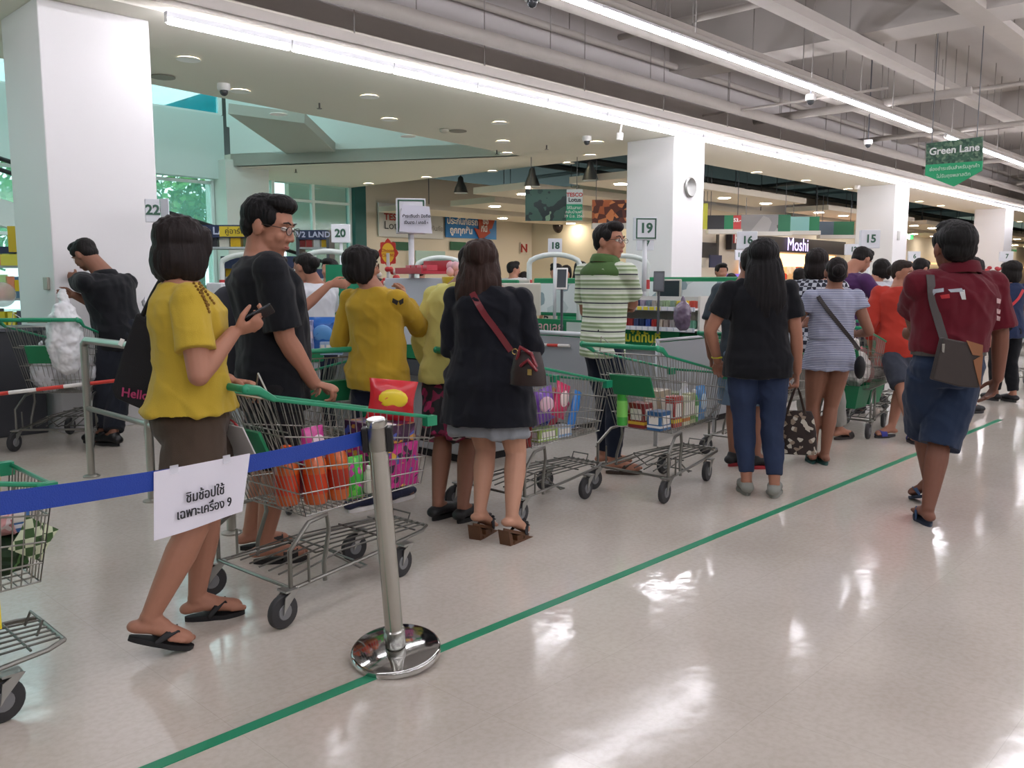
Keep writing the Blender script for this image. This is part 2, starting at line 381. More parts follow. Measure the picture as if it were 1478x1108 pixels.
def person(label, D, H, xs, yaw=0, sex='f', feet=None, lean=(0,0), head=(0,0,0), arms=None, fat=1.0, fatd=None, sk='b', vox=.0065, group=None,
           chest=None, zp=None, zn=None, zh=None, hx=None, legs=True, headk=1.0, face=True, seat=False):
    """xs=(pelvis px, neck px, head px) columns in the picture at distance D; lean=(neck dd, head dd) metres away;
       feet: list of two (px, py, yaw, heel_lift_deg) ground contacts for left, right"""
    P = Person(); P.H = H; P.D = D; P.yaw = yaw; k = H/1.65; P.k = k; P.vox = vox
    def pt(px, z, dd=0):
        q = at(px, 405, D+dd); q.z = z; return q
    P.p = lambda x, y, dd=0: at(x, y, D+dd)
    P.pel = pt(xs[0], zp or .505*H); P.nb = pt(xs[1], zn or .843*H, lean[0]); P.hd = pt(xs[2], zh or .918*H, lean[1])
    r0, f0, _ = frame(yaw); rc, fc, _ = frame(chest if chest is not None else yaw)
    P.r0, P.f0, P.rc, P.fc = r0, f0, rc, fc
    base = V((P.pel.x, P.pel.y, 0)); P.base = base
    R = RF if sex == 'f' else RMm; P.R = R; P.fat = fat; P.fatd = fatd or fat
    up = (P.nb-P.pel); P.sl = up.length; P.up = up.normalized()
    def ringc(t):
        c = P.pel+up*t
        if t < 0: c = P.pel+V((0,0,up.length*t))
        return c
    P.ringc = ringc
    def ring(t, inf=0, n=24, wmul=1, dmul=1, wmin=None, off=0):
        w_, d_, o = lerp_rings(R, t); kk = min(max(t,0),1); r = (r0*(1-kk)+rc*kk).normalized(); f = (f0*(1-kk)+fc*kk).normalized()
        fb = 1+(fat-1)*(1 if t < .85 else .5); fd = 1+(P.fatd-1)*(1 if t < .85 else .4)
        w_ = w_*H*fb*wmul+inf; d_ = d_*H*fd*dmul+inf
        if wmin: w_ = max(w_, wmin[0]); d_ = max(d_, wmin[1])
        u = P.up if t > .2 else V((0,0,1)); r = (r-u*r.dot(u)).normalized(); f = (f-u*f.dot(u)).normalized()
        c = ringc(t)+f*(o*H+off); L = []
        for j in range(n):
            a = 2*math.pi*j/n; ca, sa = math.cos(a), math.sin(a); e = .86
            L.append(c+r*(w_*math.copysign(abs(ca)**e,ca))+f*(d_*math.copysign(abs(sa)**e,sa)))
        return L
    P.ring = ring
    b = Geo(); b.rings([ring(t) for t in (-.14,-.04,.06,.2,.4,.6,.78,.9,.96,1.02)])
    sw = (.105 if sex == 'f' else .121)*H*(1+(fat-1)*.5)
    P.sh = [ringc(.862)-rc*sw, ringc(.862)+rc*sw]     # left, right
    P.arms = []
    arms = arms or [None,None]
    for i, A in enumerate(arms):
        s = (-1,1)[i]; S = P.sh[i]; l1, l2 = .172*H, .148*H
        if A is None: A = dict(w=(s*.05,.05,-.30*H-.0*H), loc=True, hint=(s*.4,-1,0))
        if A == 'off': P.arms.append(None); continue
        W = (S+rc*A['w'][0]+fc*A['w'][1]+V((0,0,A['w'][2]))) if A.get('loc') else P.p(*A['w'])
        h = A.get('hint',(s*.4,-.6,-.8)); hv = rc*h[0]+fc*h[1]+V((0,0,h[2]))
        E, W = ik(S, W, l1, l2, hv)
        ra = (.0285 if sex == 'f' else .031)*H*(1+(fat-1)*.6)
        b.tube([S, S.lerp(E,.5), E], [ra*1.08, ra*.98, ra*.80], 12, True)
        b.tube([E, E.lerp(W,.28), W], [ra*.78, ra*.82, ra*.56], 12, True)
        dv = A.get('d'); d = (rc*dv[0]+fc*dv[1]+V((0,0,dv[2]))) if dv else (W-E)
        nv = A.get('n'); n = (rc*nv[0]+fc*nv[1]+V((0,0,nv[2]))) if nv else (-rc*s+fc*.2)
        hand(b, W, d, n, k*A.get('k',1.0), (1 if i else -1), A.get('curl',35))
        P.arms.append((S,E,W,ra,d.normalized(),n))
    P.legs = []
    if legs:
        for i in (0,1):
            s = (-1,1)[i]; hp = P.pel+r0*(s*.053*H*(1+(fat-1)*.8))-V((0,0,.01*H))
            if feet: fx, fy, fyaw, lift = feet[i]; g0 = G(fx, fy)
            else: g0 = V((P.pel.x,P.pel.y,0))+r0*s*.07*H; fyaw = yaw+s*6; lift = 0
            fr, ff, fu = frame(fyaw, -lift); an = g0+V((0,0,(.018+(P.shoe if hasattr(P,'shoe') else 0))))
            sole = .02
            ank = g0+V((0,0,sole))+fu*.072*k
            if lift: ank += V((0,0,.17*k*math.sin(math.radians(lift))))
            hint = f0*1.0
            ll = max(.2215*H, (hp-ank).length*.5*1.004); K, A2 = ik(hp, ank, ll, ll, hint)
            # keep ankle where it is even if out of reach
            lr = H*(1+(fat-1)*.7)
            b.tube([hp, hp.lerp(K,.45), K], [.053*lr,.047*lr,.0335*lr], 14, True)
            b.tube([K, K.lerp(ank,.3), K.lerp(ank,.7), ank], [.0325*lr,.0345*lr,.026*lr,.0205*H], 14, True)
            o = ank-fu*.072*k
            b.tube([o-ff*.035*k+fu*.034*k, o+ff*.02*k+fu*.045*k, o+ff*.09*k+fu*.035*k, o+ff*.145*k+fu*.024*k],[.034*k,.040*k,.040*k,.036*k],12,True,(fr,.72))
            b.tube([ank, o+ff*.06*k+fu*.045*k],[.036*k,.034*k],10,True)
            for j in range(5):
                c = o+ff*(.165-.012*j)*k+fu*.016*k+fr*(-s)*(.028-.0165*j)*k
                b.tube([c-ff*.03*k, c+ff*.018*k],[(.0125,.0095,.009,.0085,.008)[j]*k]*2,8,True)
            P.legs.append((hp,K,ank,o,fr,ff,fu,lr))
    # head
    hr, hf, hu = frame(head[0], head[1], head[2]); hk = k*1.03*headk; P.hk = hk; P.hfr = (hr,hf,hu); hm = Rm(hr,hf,hu)
    Q = lambda x,y,z: P.hd+hr*x*hk+hf*y*hk+hu*z*hk
    P.Q = Q
    b.ell(Q(0,-.012,.022), (.077*hk,.095*hk,.088*hk), hm, 20, 12)
    b.ell(Q(0,.022,-.035), (.062*hk,.062*hk,.075*hk), hm, 16, 10)
    b.ell(Q(0,.052,-.092), (.026*hk,.022*hk,.018*hk), hm, 10, 7)
    b.ell(Q(0,.03,-.07), (.052*hk,.045*hk,.032*hk), hm, 12, 7)
    b.tube([Q(0,.078,.012),Q(0,.092,-.015),Q(0,.095,-.030)],[.008*hk,.010*hk,.0125*hk],8,True)
    for s in (-1,1):
        b.ell(Q(s*.013,.09,-.034),(.009*hk,.011*hk,.008*hk),hm,8,6)
        b.ell(Q(s*.035,.058,-.028),(.024*hk,.022*hk,.024*hk),hm,10,6)
        b.ell(Q(s*.079,-.008,-.008),(.010*hk,.021*hk,.033*hk),hm,10,7)
        b.ell(Q(s*.031,.073,.022),(.022*hk,.012*hk,.008*hk),hm,10,6)
    b.ell(Q(0,.077,-.064),(.021*hk,.010*hk,.011*hk),hm,10,6)
    nr = (.034 if sex == 'f' else .041)*H*(1+(fat-1)*.5)
    b.tube([Q(0,-.02,-.03), P.nb.lerp(Q(0,-.02,-.03),.45)+fc*-.002, P.nb-P.up*.02], [nr*.98,nr,nr*1.2], 14, True)
    P.root = empty('person', base, label, 'person', group)
    P.body = obj('body', remesh(b, vox, 2 if vox > .009 else 3), skin(sk), P.root)
    if face and vox < .012:
        g = Geo()
        for s in (-1,1):
            e = Geo().ell(Q(s*.031,.072,.004),(.0145*hk,.0125*hk,.0085*hk),hm,12,8); eo = obj('eye', e, mat('#e6e0da',.3), P.root, smooth=True)
            obj('iris', Geo().ell(Q(s*.031,.0815,.003),(.006*hk,.004*hk,.006*hk),hm,10,7), mat('#1c120e',.2), eo, smooth=True)
            obj('eyebrow', Geo().tube([Q(s*.014,.088,.024),Q(s*.032,.087,.030),Q(s*.050,.075,.025)],[.0028*hk,.0036*hk,.002*hk],6,True), mat('#1a1412',.8), P.root, smooth=True)
        obj('lips', Geo().ell(Q(0,.0825,-.0625),(.020*hk,.0065*hk,.0045*hk),hm,12,6).ell(Q(0,.0815,-.0675),(.017*hk,.0065*hk,.0045*hk),hm,12,6), mat('#9c5a50',.5), P.root, smooth=True)
    return P
def strands(amp=.005, fx=55, fz=5, hu=None):
    return lambda c: amp*noise.noise(V((c.x*fx, c.y*fx, c.z*fz)))
def hair(P, style='short', col='#14100f', extra=None):
    Q, hk = P.Q, P.hk; hm = Rm(*P.hfr); g = Geo(); v = max(P.vox, .006)
    if style in ('short','balding'):
        g.ell(Q(0,-.026,.040),(.084*hk,.094*hk,.082*hk),hm,22,12)
        g.ell(Q(0,-.055,-.005),(.074*hk,.056*hk,.062*hk),hm,18,10)
        if style == 'short':
            g.ell(Q(0,.030,.090),(.070*hk,.062*hk,.040*hk),hm,16,8)
            for s in (-1,1): g.ell(Q(s*.07,.018,.035),(.016*hk,.035*hk,.038*hk),hm,10,7)
    if style == 'bun':
        g.ell(Q(0,-.024,.034),(.081*hk,.090*hk,.083*hk),hm,22,12); g.ell(Q(0,-.05,-.02),(.070*hk,.052*hk,.062*hk),hm,18,10)
        g.ell(Q(0,-.115,.005),(.05*hk,.042*hk,.05*hk),hm,16,9); g.ell(Q(0,.035,.075),(.06*hk,.045*hk,.035*hk),hm,14,8)
    if style in ('bob','bobshort'):
        z = -.075 if style == 'bob' else -.035
        g.ell(Q(0,-.018,.040),(.093*hk,.103*hk,.088*hk),hm,24,12)
        g.ell(Q(0,-.045,(z-.0)*.6),(.092*hk,.072*hk,.095*hk if style == 'bob' else .08*hk),hm,22,12)
        for s in (-1,1): g.ell(Q(s*.070,-.002,z*.55),(.026*hk,.072*hk,.088*hk),hm,14,10)
        g.ell(Q(0,.060,.068),(.072*hk,.040*hk,.034*hk),hm,16,8)
        for s in (-1,1): g.ell(Q(s*.062,.052,.02),(.02*hk,.03*hk,.06*hk),hm,12,8)
    if style == 'long':
        n = extra or .36
        g.ell(Q(0,-.020,.036),(.097*hk,.110*hk,.090*hk),hm,24,12)
        hr, hf, hu = P.hfr; dn = V((0,0,-1)); bk = -P.fc; L = []
        for t, w_, d_, o in ((0,.098,.085,.02),(.12,.110,.084,.035),(.3,.122,.074,.055),(.5,.130,.060,.075),(.7,.124,.050,.085),(.88,.10,.040,.085),(1.0,.06,.024,.085)):
            c = P.hd+dn*(n*t)+bk*o*hk; L.append([c+P.rc*(w_*hk*math.cos(2*math.pi*j/20))+P.fc*(d_*hk*math.sin(2*math.pi*j/20)) for j in range(20)])
        g.rings(L)
        for s in (-1,1): g.ell(Q(s*.074,.005,-.02),(.022*hk,.055*hk,.085*hk),hm,14,10)
        g.ell(Q(0,.050,.068),(.070*hk,.045*hk,.034*hk),hm,16,8)
    if style == 'wavy':
        n = extra or .30
        g.ell(Q(0,-.020,.036),(.094*hk,.108*hk,.090*hk),hm,24,12)
        L = []
        for t, w_, d_, o in ((0,.092,.078,.02),(.15,.110,.080,.03),(.35,.125,.078,.045),(.6,.135,.068,.06),(.85,.118,.055,.065),(1.0,.08,.04,.06)):
            c = P.hd+V((0,0,-n*t))-P.fc*o*hk; L.append([c+P.rc*(w_*hk*(1+.05*math.sin(j*2.1+t*9))*math.cos(2*math.pi*j/22))+P.fc*(d_*hk*math.sin(2*math.pi*j/22)) for j in range(22)])
        g.rings(L)
        for s in (-1,1): g.ell(Q(s*.078,.01,-.04),(.028*hk,.058*hk,.10*hk),hm,14,10)
        g.ell(Q(0,.050,.070),(.072*hk,.045*hk,.034*hk),hm,16,8)
    f = strands(.0035*hk, 80, 12) if style in ('short','balding','bun') else strands(.007*hk, 60, 5)
    if style == 'wavy': f = strands(.013*hk, 34, 12)
    P.hair = obj('hair', remesh(g, v, 1, f), hairmat(col), P.root)
    return P.hair
def folds(amp=.006, s=1.0, seed=0):
    def f(c):
        a = noise.noise(V((c.x*9*s+seed, c.y*9*s, c.z*3.2*s)))*1.0 + noise.noise(V((c.x*20*s, c.y*20*s+seed, c.z*9*s)))*.45
        rid = 1-abs(noise.noise(V((c.x*7*s, c.y*7*s, c.z*6*s+seed)))*2)
        dg = 1-abs(noise.noise(V(((c.x+c.z*.6)*6.5*s+seed*3, (c.y-c.z*.5)*6.5*s, c.z*5*s))))*2.6
        return max(-.0035, amp*(a+.5*rid-.25+.75*max(dg,-.2)-.3)*1.35)
    return f
def top(P, m, hem=-.15, inf=.018, sleeve=.6, sinf=.012, amp=.006, name='shirt', flare=0, neck=.985, hemw=None, seed=0, side=None, belly=0, tuck=False):
    g = Geo(); ts = sorted(set([hem, hem+.05]+[t for t in (-.3,-.15,0,.1,.2,.4,.6,.78,.88,.93,.965,neck) if t > hem+.08 and t <= neck]))
    for t in ts: pass
    L = []
    for t in ts:
        i = inf + (flare*(0.4-t) if t < .4 else 0)
        if t > .9: i = inf*max(.45, 1-(t-.9)*7)
        wm = (.100*P.H*P.fat+i, .068*P.H*P.fatd+i) if t < .12 else ((.088*P.H*P.fat+i, .06*P.H*P.fatd+i) if t < .55 else None)
        L.append(P.ring(t, i, 28, wmin=wm, off=(belly*max(0,1-abs(t-.3)/.4) if belly else 0)))
    g.rings(L)
    for j, A in enumerate(P.arms):
        if A is None or sleeve <= 0: continue
        S,E,W,ra = A[:4]; r = ra+sinf
        inn = S.lerp(P.ringc(.84),.45); s_ = sleeve; g.ell(S, (r*1.03,)*3); g.ell(S.lerp(P.ringc(.9),.38), (r*.98,)*3)
        if s_ <= 1: e = S.lerp(E, s_); g.tube([inn, S+P.up*.002, S.lerp(E,s_*.5), e], [r*.8,r*1.0,r*1.03,r*1.02+.006], 16)
        else:
            q = s_-1; w_ = E.lerp(W, q)
            g.tube([inn, S, S.lerp(E,.5), S.lerp(E,.88), E, E.lerp(W,.14), E.lerp(W,q*.55), w_], [r*.8,r*1.0,r*1.0,r*.96,r*.98,r*.95,r*.88,r*(.82-.12*q)], 16)
    me = remesh(g, max(P.vox,.0075), 3, folds(amp, seed=seed))
    P.top = obj(name, me, m, P.root); return P.top
def collar(P, m, r=None, h=.035, name='collar'):
    g = Geo(); c = P.ringc(1.0)+P.up*.0; n = 20; L = []; w0 = (r or .048*P.H)
    for z, k_ in ((-.015,1.12),(h*.6,1.0),(h,1.02),(h*.95,1.12),(h*.2,1.28),(-.02,1.34)):
        L.append([c+P.rc*(w0*k_*math.cos(2*math.pi*j/n))+P.fc*(w0*k_*.95*math.sin(2*math.pi*j/n)-.006)+P.up*(z-(.016*math.sin(2*math.pi*j/n))) for j in range(n)])
    g.rings(L, False); return obj(name, g, m, P.root, smooth=True)
def pants(P, m, length=2.0, inf=.014, amp=.006, name='trousers', waist=.22, flare=0, seed=3, taper=1.0):
    """length: 0-1 down the thigh, 1-2 down the shank"""
    g = Geo(); i0 = min(inf,.021); g.rings([P.ring(t, i0 if t < .06 else min(i0,.010), 24) for t in (-.14,-.05,.05,.12,waist)])
    for hp,K,an,o,fr,ff,fu,lr in P.legs:
        r = [.053*lr+i0,.049*lr+inf+flare*.4,.036*lr+inf+flare*.8]
        if length <= 1:
            e = hp.lerp(K,length); g.tube([hp+V((0,0,.02)), hp.lerp(e,.5), e],[r[0],r[0]*.55+r[1]*.45+flare*.3,r[1]*(1-length*.35)+r[2]*length*.35+flare],18)
        else:
            q = length-1; w_ = K.lerp(an,q)
            g.tube([hp+V((0,0,.02)), hp.lerp(K,.5), K.lerp(hp,.08), K.lerp(an,.1), K.lerp(an,q*.5), w_],[r[0],r[1],r[2],(.036*lr+inf+flare)*taper,(.033*lr+inf+flare*1.2)*taper,(.0245*lr+inf+flare*1.5)*taper],18)
    P.pants = obj(name, remesh(g, max(P.vox,.0075), 3, folds(amp, 1.2, seed)), m, P.root); return P.pants
def skirt(P, m, zhem, w, d, waist=.3, name='skirt', amp=.008, mid=None, inf=.018, seed=5):
    g = Geo(); L = [P.ring(t, min(inf,.013), 28) for t in (waist, .15, .05)]; c0 = P.ringc(0); n = 28
    for q in (.5,.8,1.0):
        z = P.pel.z*(1-q)+zhem*q; c = V((c0.x,c0.y,z)); W_ = (.104*P.H*P.fat+inf)*(1-q)+w*q; D_ = (.072*P.H*P.fatd+inf)*(1-q)+d*q
        L.append([c+P.r0*W_*math.cos(2*math.pi*j/n)+P.f0*D_*math.sin(2*math.pi*j/n) for j in range(n)])
    g.rings(L[::-1]); P.skirt = obj(name, remesh(g, max(P.vox,.0075), 2, folds(amp, 1.3, seed)), m, P.root); return P.skirt
def sole_loop(o, fr, ff, fu, z, s, k, w=1.0, n=22, l=1.0):
    L = []
    for j in range(n):
        a = 2*math.pi*j/n; x = math.cos(a); y = math.sin(a)
        wy = (.048 if y > 0 else .036)*w; cy = .070+.120*l*y
        L.append(o+fr*(x*wy*(1-.12*abs(y))*k)+ff*cy*k+fu*z)
    return L
def shoes(P, kind='flipflop', m=None, m2=None, which=(0,1)):
    k = P.k
    for i in which:
        hp,K,an,o,fr,ff,fu,lr = P.legs[i]; s = (-1,1)[i]; o = o-fu*.004
        m = m or mat('#1b1b1e',.5)
        if kind in ('flipflop','sandal'):
            th = .020
            sh = obj('sandal', Geo().rings([sole_loop(o,fr,ff,fu,-th+.004,s,k,1.02),sole_loop(o,fr,ff,fu,-.004,s,k,1.08),sole_loop(o,fr,ff,fu,.003,s,k,1.05)]), m, P.root, smooth='auto')
            if kind == 'flipflop':
                t0 = o+ff*.135*k-fr*s*.014*k+fu*.005
                for q in (-1,1):
                    a = o+ff*.045*k+fr*q*.046*k+fu*.006
                    obj('strap', Geo().tube([t0, o+ff*.105*k+fr*q*.026*k+fu*.052*k, o+ff*.075*k+fr*q*.041*k+fu*.040*k, a],[.007,.013,.013,.009],8,True,(ff,.35)), m2 or m, sh, smooth=True)
            else:
                g = Geo(); 
                for q,(b0,b1) in enumerate(((.085,.150),)):
                    L = []
                    for y in (b0,(b0+b1)/2,b1):
                        zt = .068-.22*(y-.08)
                        L.append([o+ff*y*k+fr*(math.cos(t)*.05*k)+fu*(math.sin(t)*(zt)*k) for t in np.linspace(0,math.pi,12)]+[o+ff*y*k+fr*(math.cos(t)*.045*k)+fu*(math.sin(t)*(zt-.006)*k) for t in np.linspace(math.pi,0,12)])
                    g.rings(L)
                obj('strap', g, m2 or m, sh, smooth='auto')
        elif kind == 'wedge':
            g = Geo()
            prof = [(-.05,-.06),(.0,-.055),(.05,-.03),(.12,-.004),(.19,-.002)]
            sh = obj('sandal', Geo().rings([sole_loop(o,fr,ff,fu,-.012,s,k,.98),sole_loop(o,fr,ff,fu,.004,s,k,1.04)]), mat('#5b3a22',.5), P.root, smooth='auto')
        else:
            u = Geo(); 
            u.tube([o-ff*.036*k+fu*.036*k, o+ff*.02*k+fu*.045*k, o+ff*.09*k+fu*.037*k, o+ff*.16*k+fu*.028*k],[.043*k,.046*k,.050*k,.040*k],14,True,(fr,.78))
            if kind != 'slipon': u.tube([o+fu*.05*k-ff*.01*k, an+fu*.01],[.044*k,.040*k],12)
            so = Geo().rings([sole_loop(o,fr,ff,fu,-.017,s,k,1.02),sole_loop(o,fr,ff,fu,-.004,s,k,1.13),sole_loop(o,fr,ff,fu,.010,s,k,1.10)])
            sh = obj('shoe', remesh(u,.007,3), m, P.root); obj('sole', so, m2 or WHITE, sh, smooth='auto')
def glasses(P, m=None):
    Q, hk = P.Q, P.hk; m = m or mat('#3a3230',.3,.5)
    o = None
    g = Geo()
    for s in (-1,1):
        pts = [Q(s*.034+.0235*math.cos(a)*(1.0),.096,.0+.0155*math.sin(a)) for a in np.linspace(0,2*math.pi,17)]
        g.tube(pts,.0016*hk,6); g.tube([Q(s*.058,.093,.006),Q(s*.079,.06,.008),Q(s*.083,-.005,.006)],.0016*hk,6)
    g.tube([Q(-.011,.097,.004),Q(.011,.097,.004)],.0016*hk,6)
    o = obj('eyeglasses', g, m, P.root, smooth=True)
    for s in (-1,1):
        obj('lens', Geo().add([Q(s*.034+.0225*math.cos(a),.0955,.015*math.sin(a)) for a in np.linspace(0,2*math.pi,16,endpoint=False)],[tuple(range(16))]), mat('#dfe8ee',.05,alpha=.18), o)
def bvh(*obs):
    vs, fs = [], []
    for o in obs:
        n = len(vs); off = V((0,0,0)); q = o
        while q is not None: off += q.location; q = q.parent
        vs += [v.co+off for v in o.data.vertices]; fs += [tuple(i+n for i in p.vertices) for p in o.data.polygons]
    return BVHTree.FromPolygons(vs, fs)
def hit(T, px, py, off=.006, fall=None):
    r = ray(px,py).normalized(); h = T.ray_cast(EYE, r)
    if h[0] is None: return at(px,py,fall) if fall else None
    n = h[1] if h[1].dot(r) < 0 else -h[1]
    return h[0]+n*off
def ribbon(pts, w, t, face):
    """flat strap through pts; face: direction the flat side looks"""
    g = Geo(); L = []; pts = [V(p) for p in pts]; m = len(pts)
    for i,p in enumerate(pts):
        T_ = (pts[min(i+1,m-1)]-pts[max(i-1,0)]).normalized(); f = face[i] if isinstance(face,list) else V(face)
        f = (f-T_*f.dot(T_)).normalized(); s = T_.cross(f)
        L.append([p+s*w/2+f*t/2,p-s*w/2+f*t/2,p-s*w/2-f*t/2,p+s*w/2-f*t/2])
    return g.rings(L)
# ---------- the nearest shoppers ----------
FAB = lambda c, **k: mat(c, .9, bump=.25, bscale=420, spec=.2, sheen=.1, **k)
def dress(P): pass
# woman, yellow T-shirt, phone
P = person('woman in yellow T-shirt and brown culottes looking at her phone, nearest to the camera', 3.27, 1.60, (272,262,266), yaw=72, sex='f', chest=62,
  feet=[(285,894,68,0),(208,948,62,20)], lean=(0,.02), head=(40,-8,0), fat=1.10, sk='b', vox=.0055,
  arms=[dict(w=(330,548,.22),hint=(-.3,-.6,-.9),d=(.0,1,-.25),n=(.2,0,-1),curl=45), dict(w=(337,480,-.06),hint=(.6,-.5,-1),d=(.05,1,.35),n=(-.7,0,.75),curl=48)])
hair(P,'bob','#1d1615')
YEL = FAB('#bb9f36'); top(P, YEL, hem=.10, inf=.030, sleeve=.68, sinf=.020, amp=.011, flare=.09, seed=1)
T = bvh(P.top)
for a,b_ in (((268,392),(300,440)),((276,392),(308,438)),((284,402),(301,450))):
    pts = [hit(T,a[0]+(b_[0]-a[0])*t,a[1]+(b_[1]-a[1])*t,.0025) for t in np.linspace(0,1,12)]; pts = [p for p in pts if p]
    gg = Geo()
    for q in pts: gg.ell(q,(.006,.006,.006),None,6,5)
    o = obj('embroidery', gg, mat('#7d5a1a',.8), P.top)
pants(P, FAB('#4a3d33'), length=.93, inf=.032, flare=.018, name='culottes', waist=.3)
shoes(P,'flipflop', mat('#17171a',.6))
W1 = P; PH = P.arms[1][2]+P.arms[1][4]*.10
fr_, ff_, fu_ = frame(70,20)
obj('smartphone', Geo().box((0,0,0),(.062,.115,.009),Rm(*frame(75,28,-35))), mat('#20242a',.25), None, 'dark smartphone held in the hand of the woman in yellow T-shirt','phone', loc=(0,0,0), bevel=.003).location = PH+V((0,0,.032))
# man, black T-shirt
P = person('tall man in black T-shirt and glasses pushing the nearest trolley', 4.10, 1.745, (390,380,392), yaw=72, sex='m', chest=66,
  feet=[(362,792,70,0),(382,812,76,0)], lean=(0,.0), head=(100,-12,0), fat=1.14, fatd=1.2, sk='b', vox=.006, headk=1.14,
  arms=[dict(w=(436,556,.35),hint=(-.2,-.6,-.8),d=(.1,1,-.4),n=(.2,0,-1),curl=55), dict(w=(452,552,-.10),hint=(.5,-.7,-.5),d=(0,1,-.35),n=(-.3,0,-1),curl=60)])
hair(P,'short','#0e0c0d'); glasses(P)
top(P, FAB('#15171c'), hem=-.22, inf=.028, sleeve=.88, sinf=.024, amp=.010, seed=2, belly=.02)
pants(P, FAB('#1e1d20'), length=.98, inf=.028, flare=.012, name='shorts'); shoes(P,'sandal', mat('#1a1818',.6)); M1 = P
# woman, mustard long sleeve
P = person('woman in mustard long-sleeved top with short black bob seen from behind', 5.0, 1.56, (545,538,523), yaw=40, sex='f', chest=30,
  feet=[(512,738,40,0),(572,724,30,0)], lean=(0,.0), head=(78,0,0), fat=1.12, sk='b', vox=.0075,
  arms=[dict(w=(530,470,.30),hint=(-.4,-.3,-1),d=(0,1,.2),n=(0,0,-1)), dict(w=(585,430,.22),hint=(.7,-.1,-1),d=(-.6,.6,.5),n=(-.5,-.3,0),curl=40)])
hair(P,'bobshort','#14100f'); glasses(P, mat('#5a4030',.4))
top(P, FAB('#b8962e'), hem=-.12, inf=.022, sleeve=1.85, sinf=.015, amp=.009, flare=.02, seed=3)
pants(P, FAB('#1b2233'), length=1.93, inf=.014, name='trousers'); shoes(P,'sneaker', mat('#1a2140',.6), WHITE); W2 = P
# woman, pale yellow sweatshirt, patterned shorts
P = person('woman in pale yellow sweatshirt and black and pink patterned shorts', 5.08, 1.58, (655,665,690), yaw=25, sex='f', chest=20,
  feet=[(632,749,35,0),(668,753,35,0)], lean=(.05,.1), head=(70,0,0), fat=1.1, sk='c', vox=.0075,
  arms=[None, dict(w=(715,520,.3),hint=(1,-.3,-.6),d=(0,1,0))])
hair(P,'bobshort','#14100f')
top(P, FAB('#c9c273'), hem=-.08, inf=.034, sleeve=1.8, sinf=.016, amp=.010, seed=4)
pants(P, patches('patterned_cotton', 26, [(0,'#17151b'),(.42,'#7c1840'),(.60,'#1c1a20'),(.80,'#a8245a'),(.90,'#b9b4b4'),(.94,'#141318')]), length=.98, inf=.03, flare=.02, name='shorts'); shoes(P,'slipon', mat('#141416',.5), mat('#141416',.5)); W3 = P
# woman, black cardigan
P = person('woman with wavy brown hair in black cardigan over grey skirt and wedge sandals', 4.55, 1.575, (705,706,694), yaw=22, sex='f', chest=12,
  feet=[(690,776,25,20),(735,784,35,20)], lean=(0,.02), head=(6,-6,0), fat=1.12, sk='a', vox=.0065,
  arms=[dict(w=(665,500,.30),hint=(-.1,-.4,-1),d=(0,1,0)), dict(w=(764,494,.20),hint=(.35,-.8,-.8),d=(.25,1,-.35),n=(-.5,0,-1),curl=30)])
hair(P,'wavy','#2d1d18', .31)
top(P, FAB('#14161e'), hem=-.37, inf=.034, sleeve=1.72, sinf=.018, amp=.010, flare=.07, name='cardigan', seed=5)
skirt(P, FAB('#8b8f94'), .535, .225, .165, amp=.012); shoes(P,'wedge'); W4 = P
for i,(hp,K,an,o,fr,ff,fu,lr) in enumerate(P.legs):       # wedge heels and bow straps
    g0 = V((o.x,o.y,0)); ffh = V((ff.x,ff.y,0)).normalized(); k=P.k
    A0 = o-ff*.055*k-fu*.012; A1 = o+ff*.10*k-fu*.012; A2 = o+ff*.19*k-fu*.012
    w_ = .034
    g = Geo()
    def slab(pts, w_): 
        n = len(pts); return Geo().add([p+fr*w_ for p in pts]+[p-fr*w_ for p in pts],[tuple(range(n)),tuple(range(2*n-1,n-1,-1))]+[(j,j+n,(j+1)%n+n,(j+1)%n) for j in range(n)])
    B0 = V((A0.x,A0.y,.0))+ffh*.018; B1 = V((A1.x,A1.y,0)); B2 = V((A2.x,A2.y,0))
    C0 = B0+ffh*.028; D0 = A0+ (A1-A0)*.22 - V((0,0,.012)); 
    sh = obj('wedge_heel', slab([A0, D0, C0, B0], w_), mat('#5b3a22',.5), P.root)
    obj('wedge_heel', slab([C0, C0+V((0,0,.016)), B1+ffh*.0+V((0,0,.012)), A1+V((0,0,-.004)), A2, B2], w_*1.1), mat('#5b3a22',.5), P.root)
    obj('wedge_heel', slab([D0+(A1-A0)*.34, A1, B1+V((0,0,.010)), C0+ffh*.035], w_), mat('#5b3a22',.5), P.root)
    g = Geo()
    for q in (-1,1):
        g.tube([o+ff*.10*k+fr*q*.05*k, o+ff*.115*k+fr*q*.025*k+fu*.055*k, o+ff*.125*k+fr*-q*.03*k+fu*.046*k],[.014,.022,.014],8,True,(ff,.3))
    for j in range(5): g.ell(o+ff*(.09+.02*(j%3))*k+fr*(j-2)*.014+fu*(.066-.006*abs(j-2)),(.012,.012,.007))
    obj('strap', g, mat('#17151a',.5), P.root, smooth=True)
T = bvh(P.top)
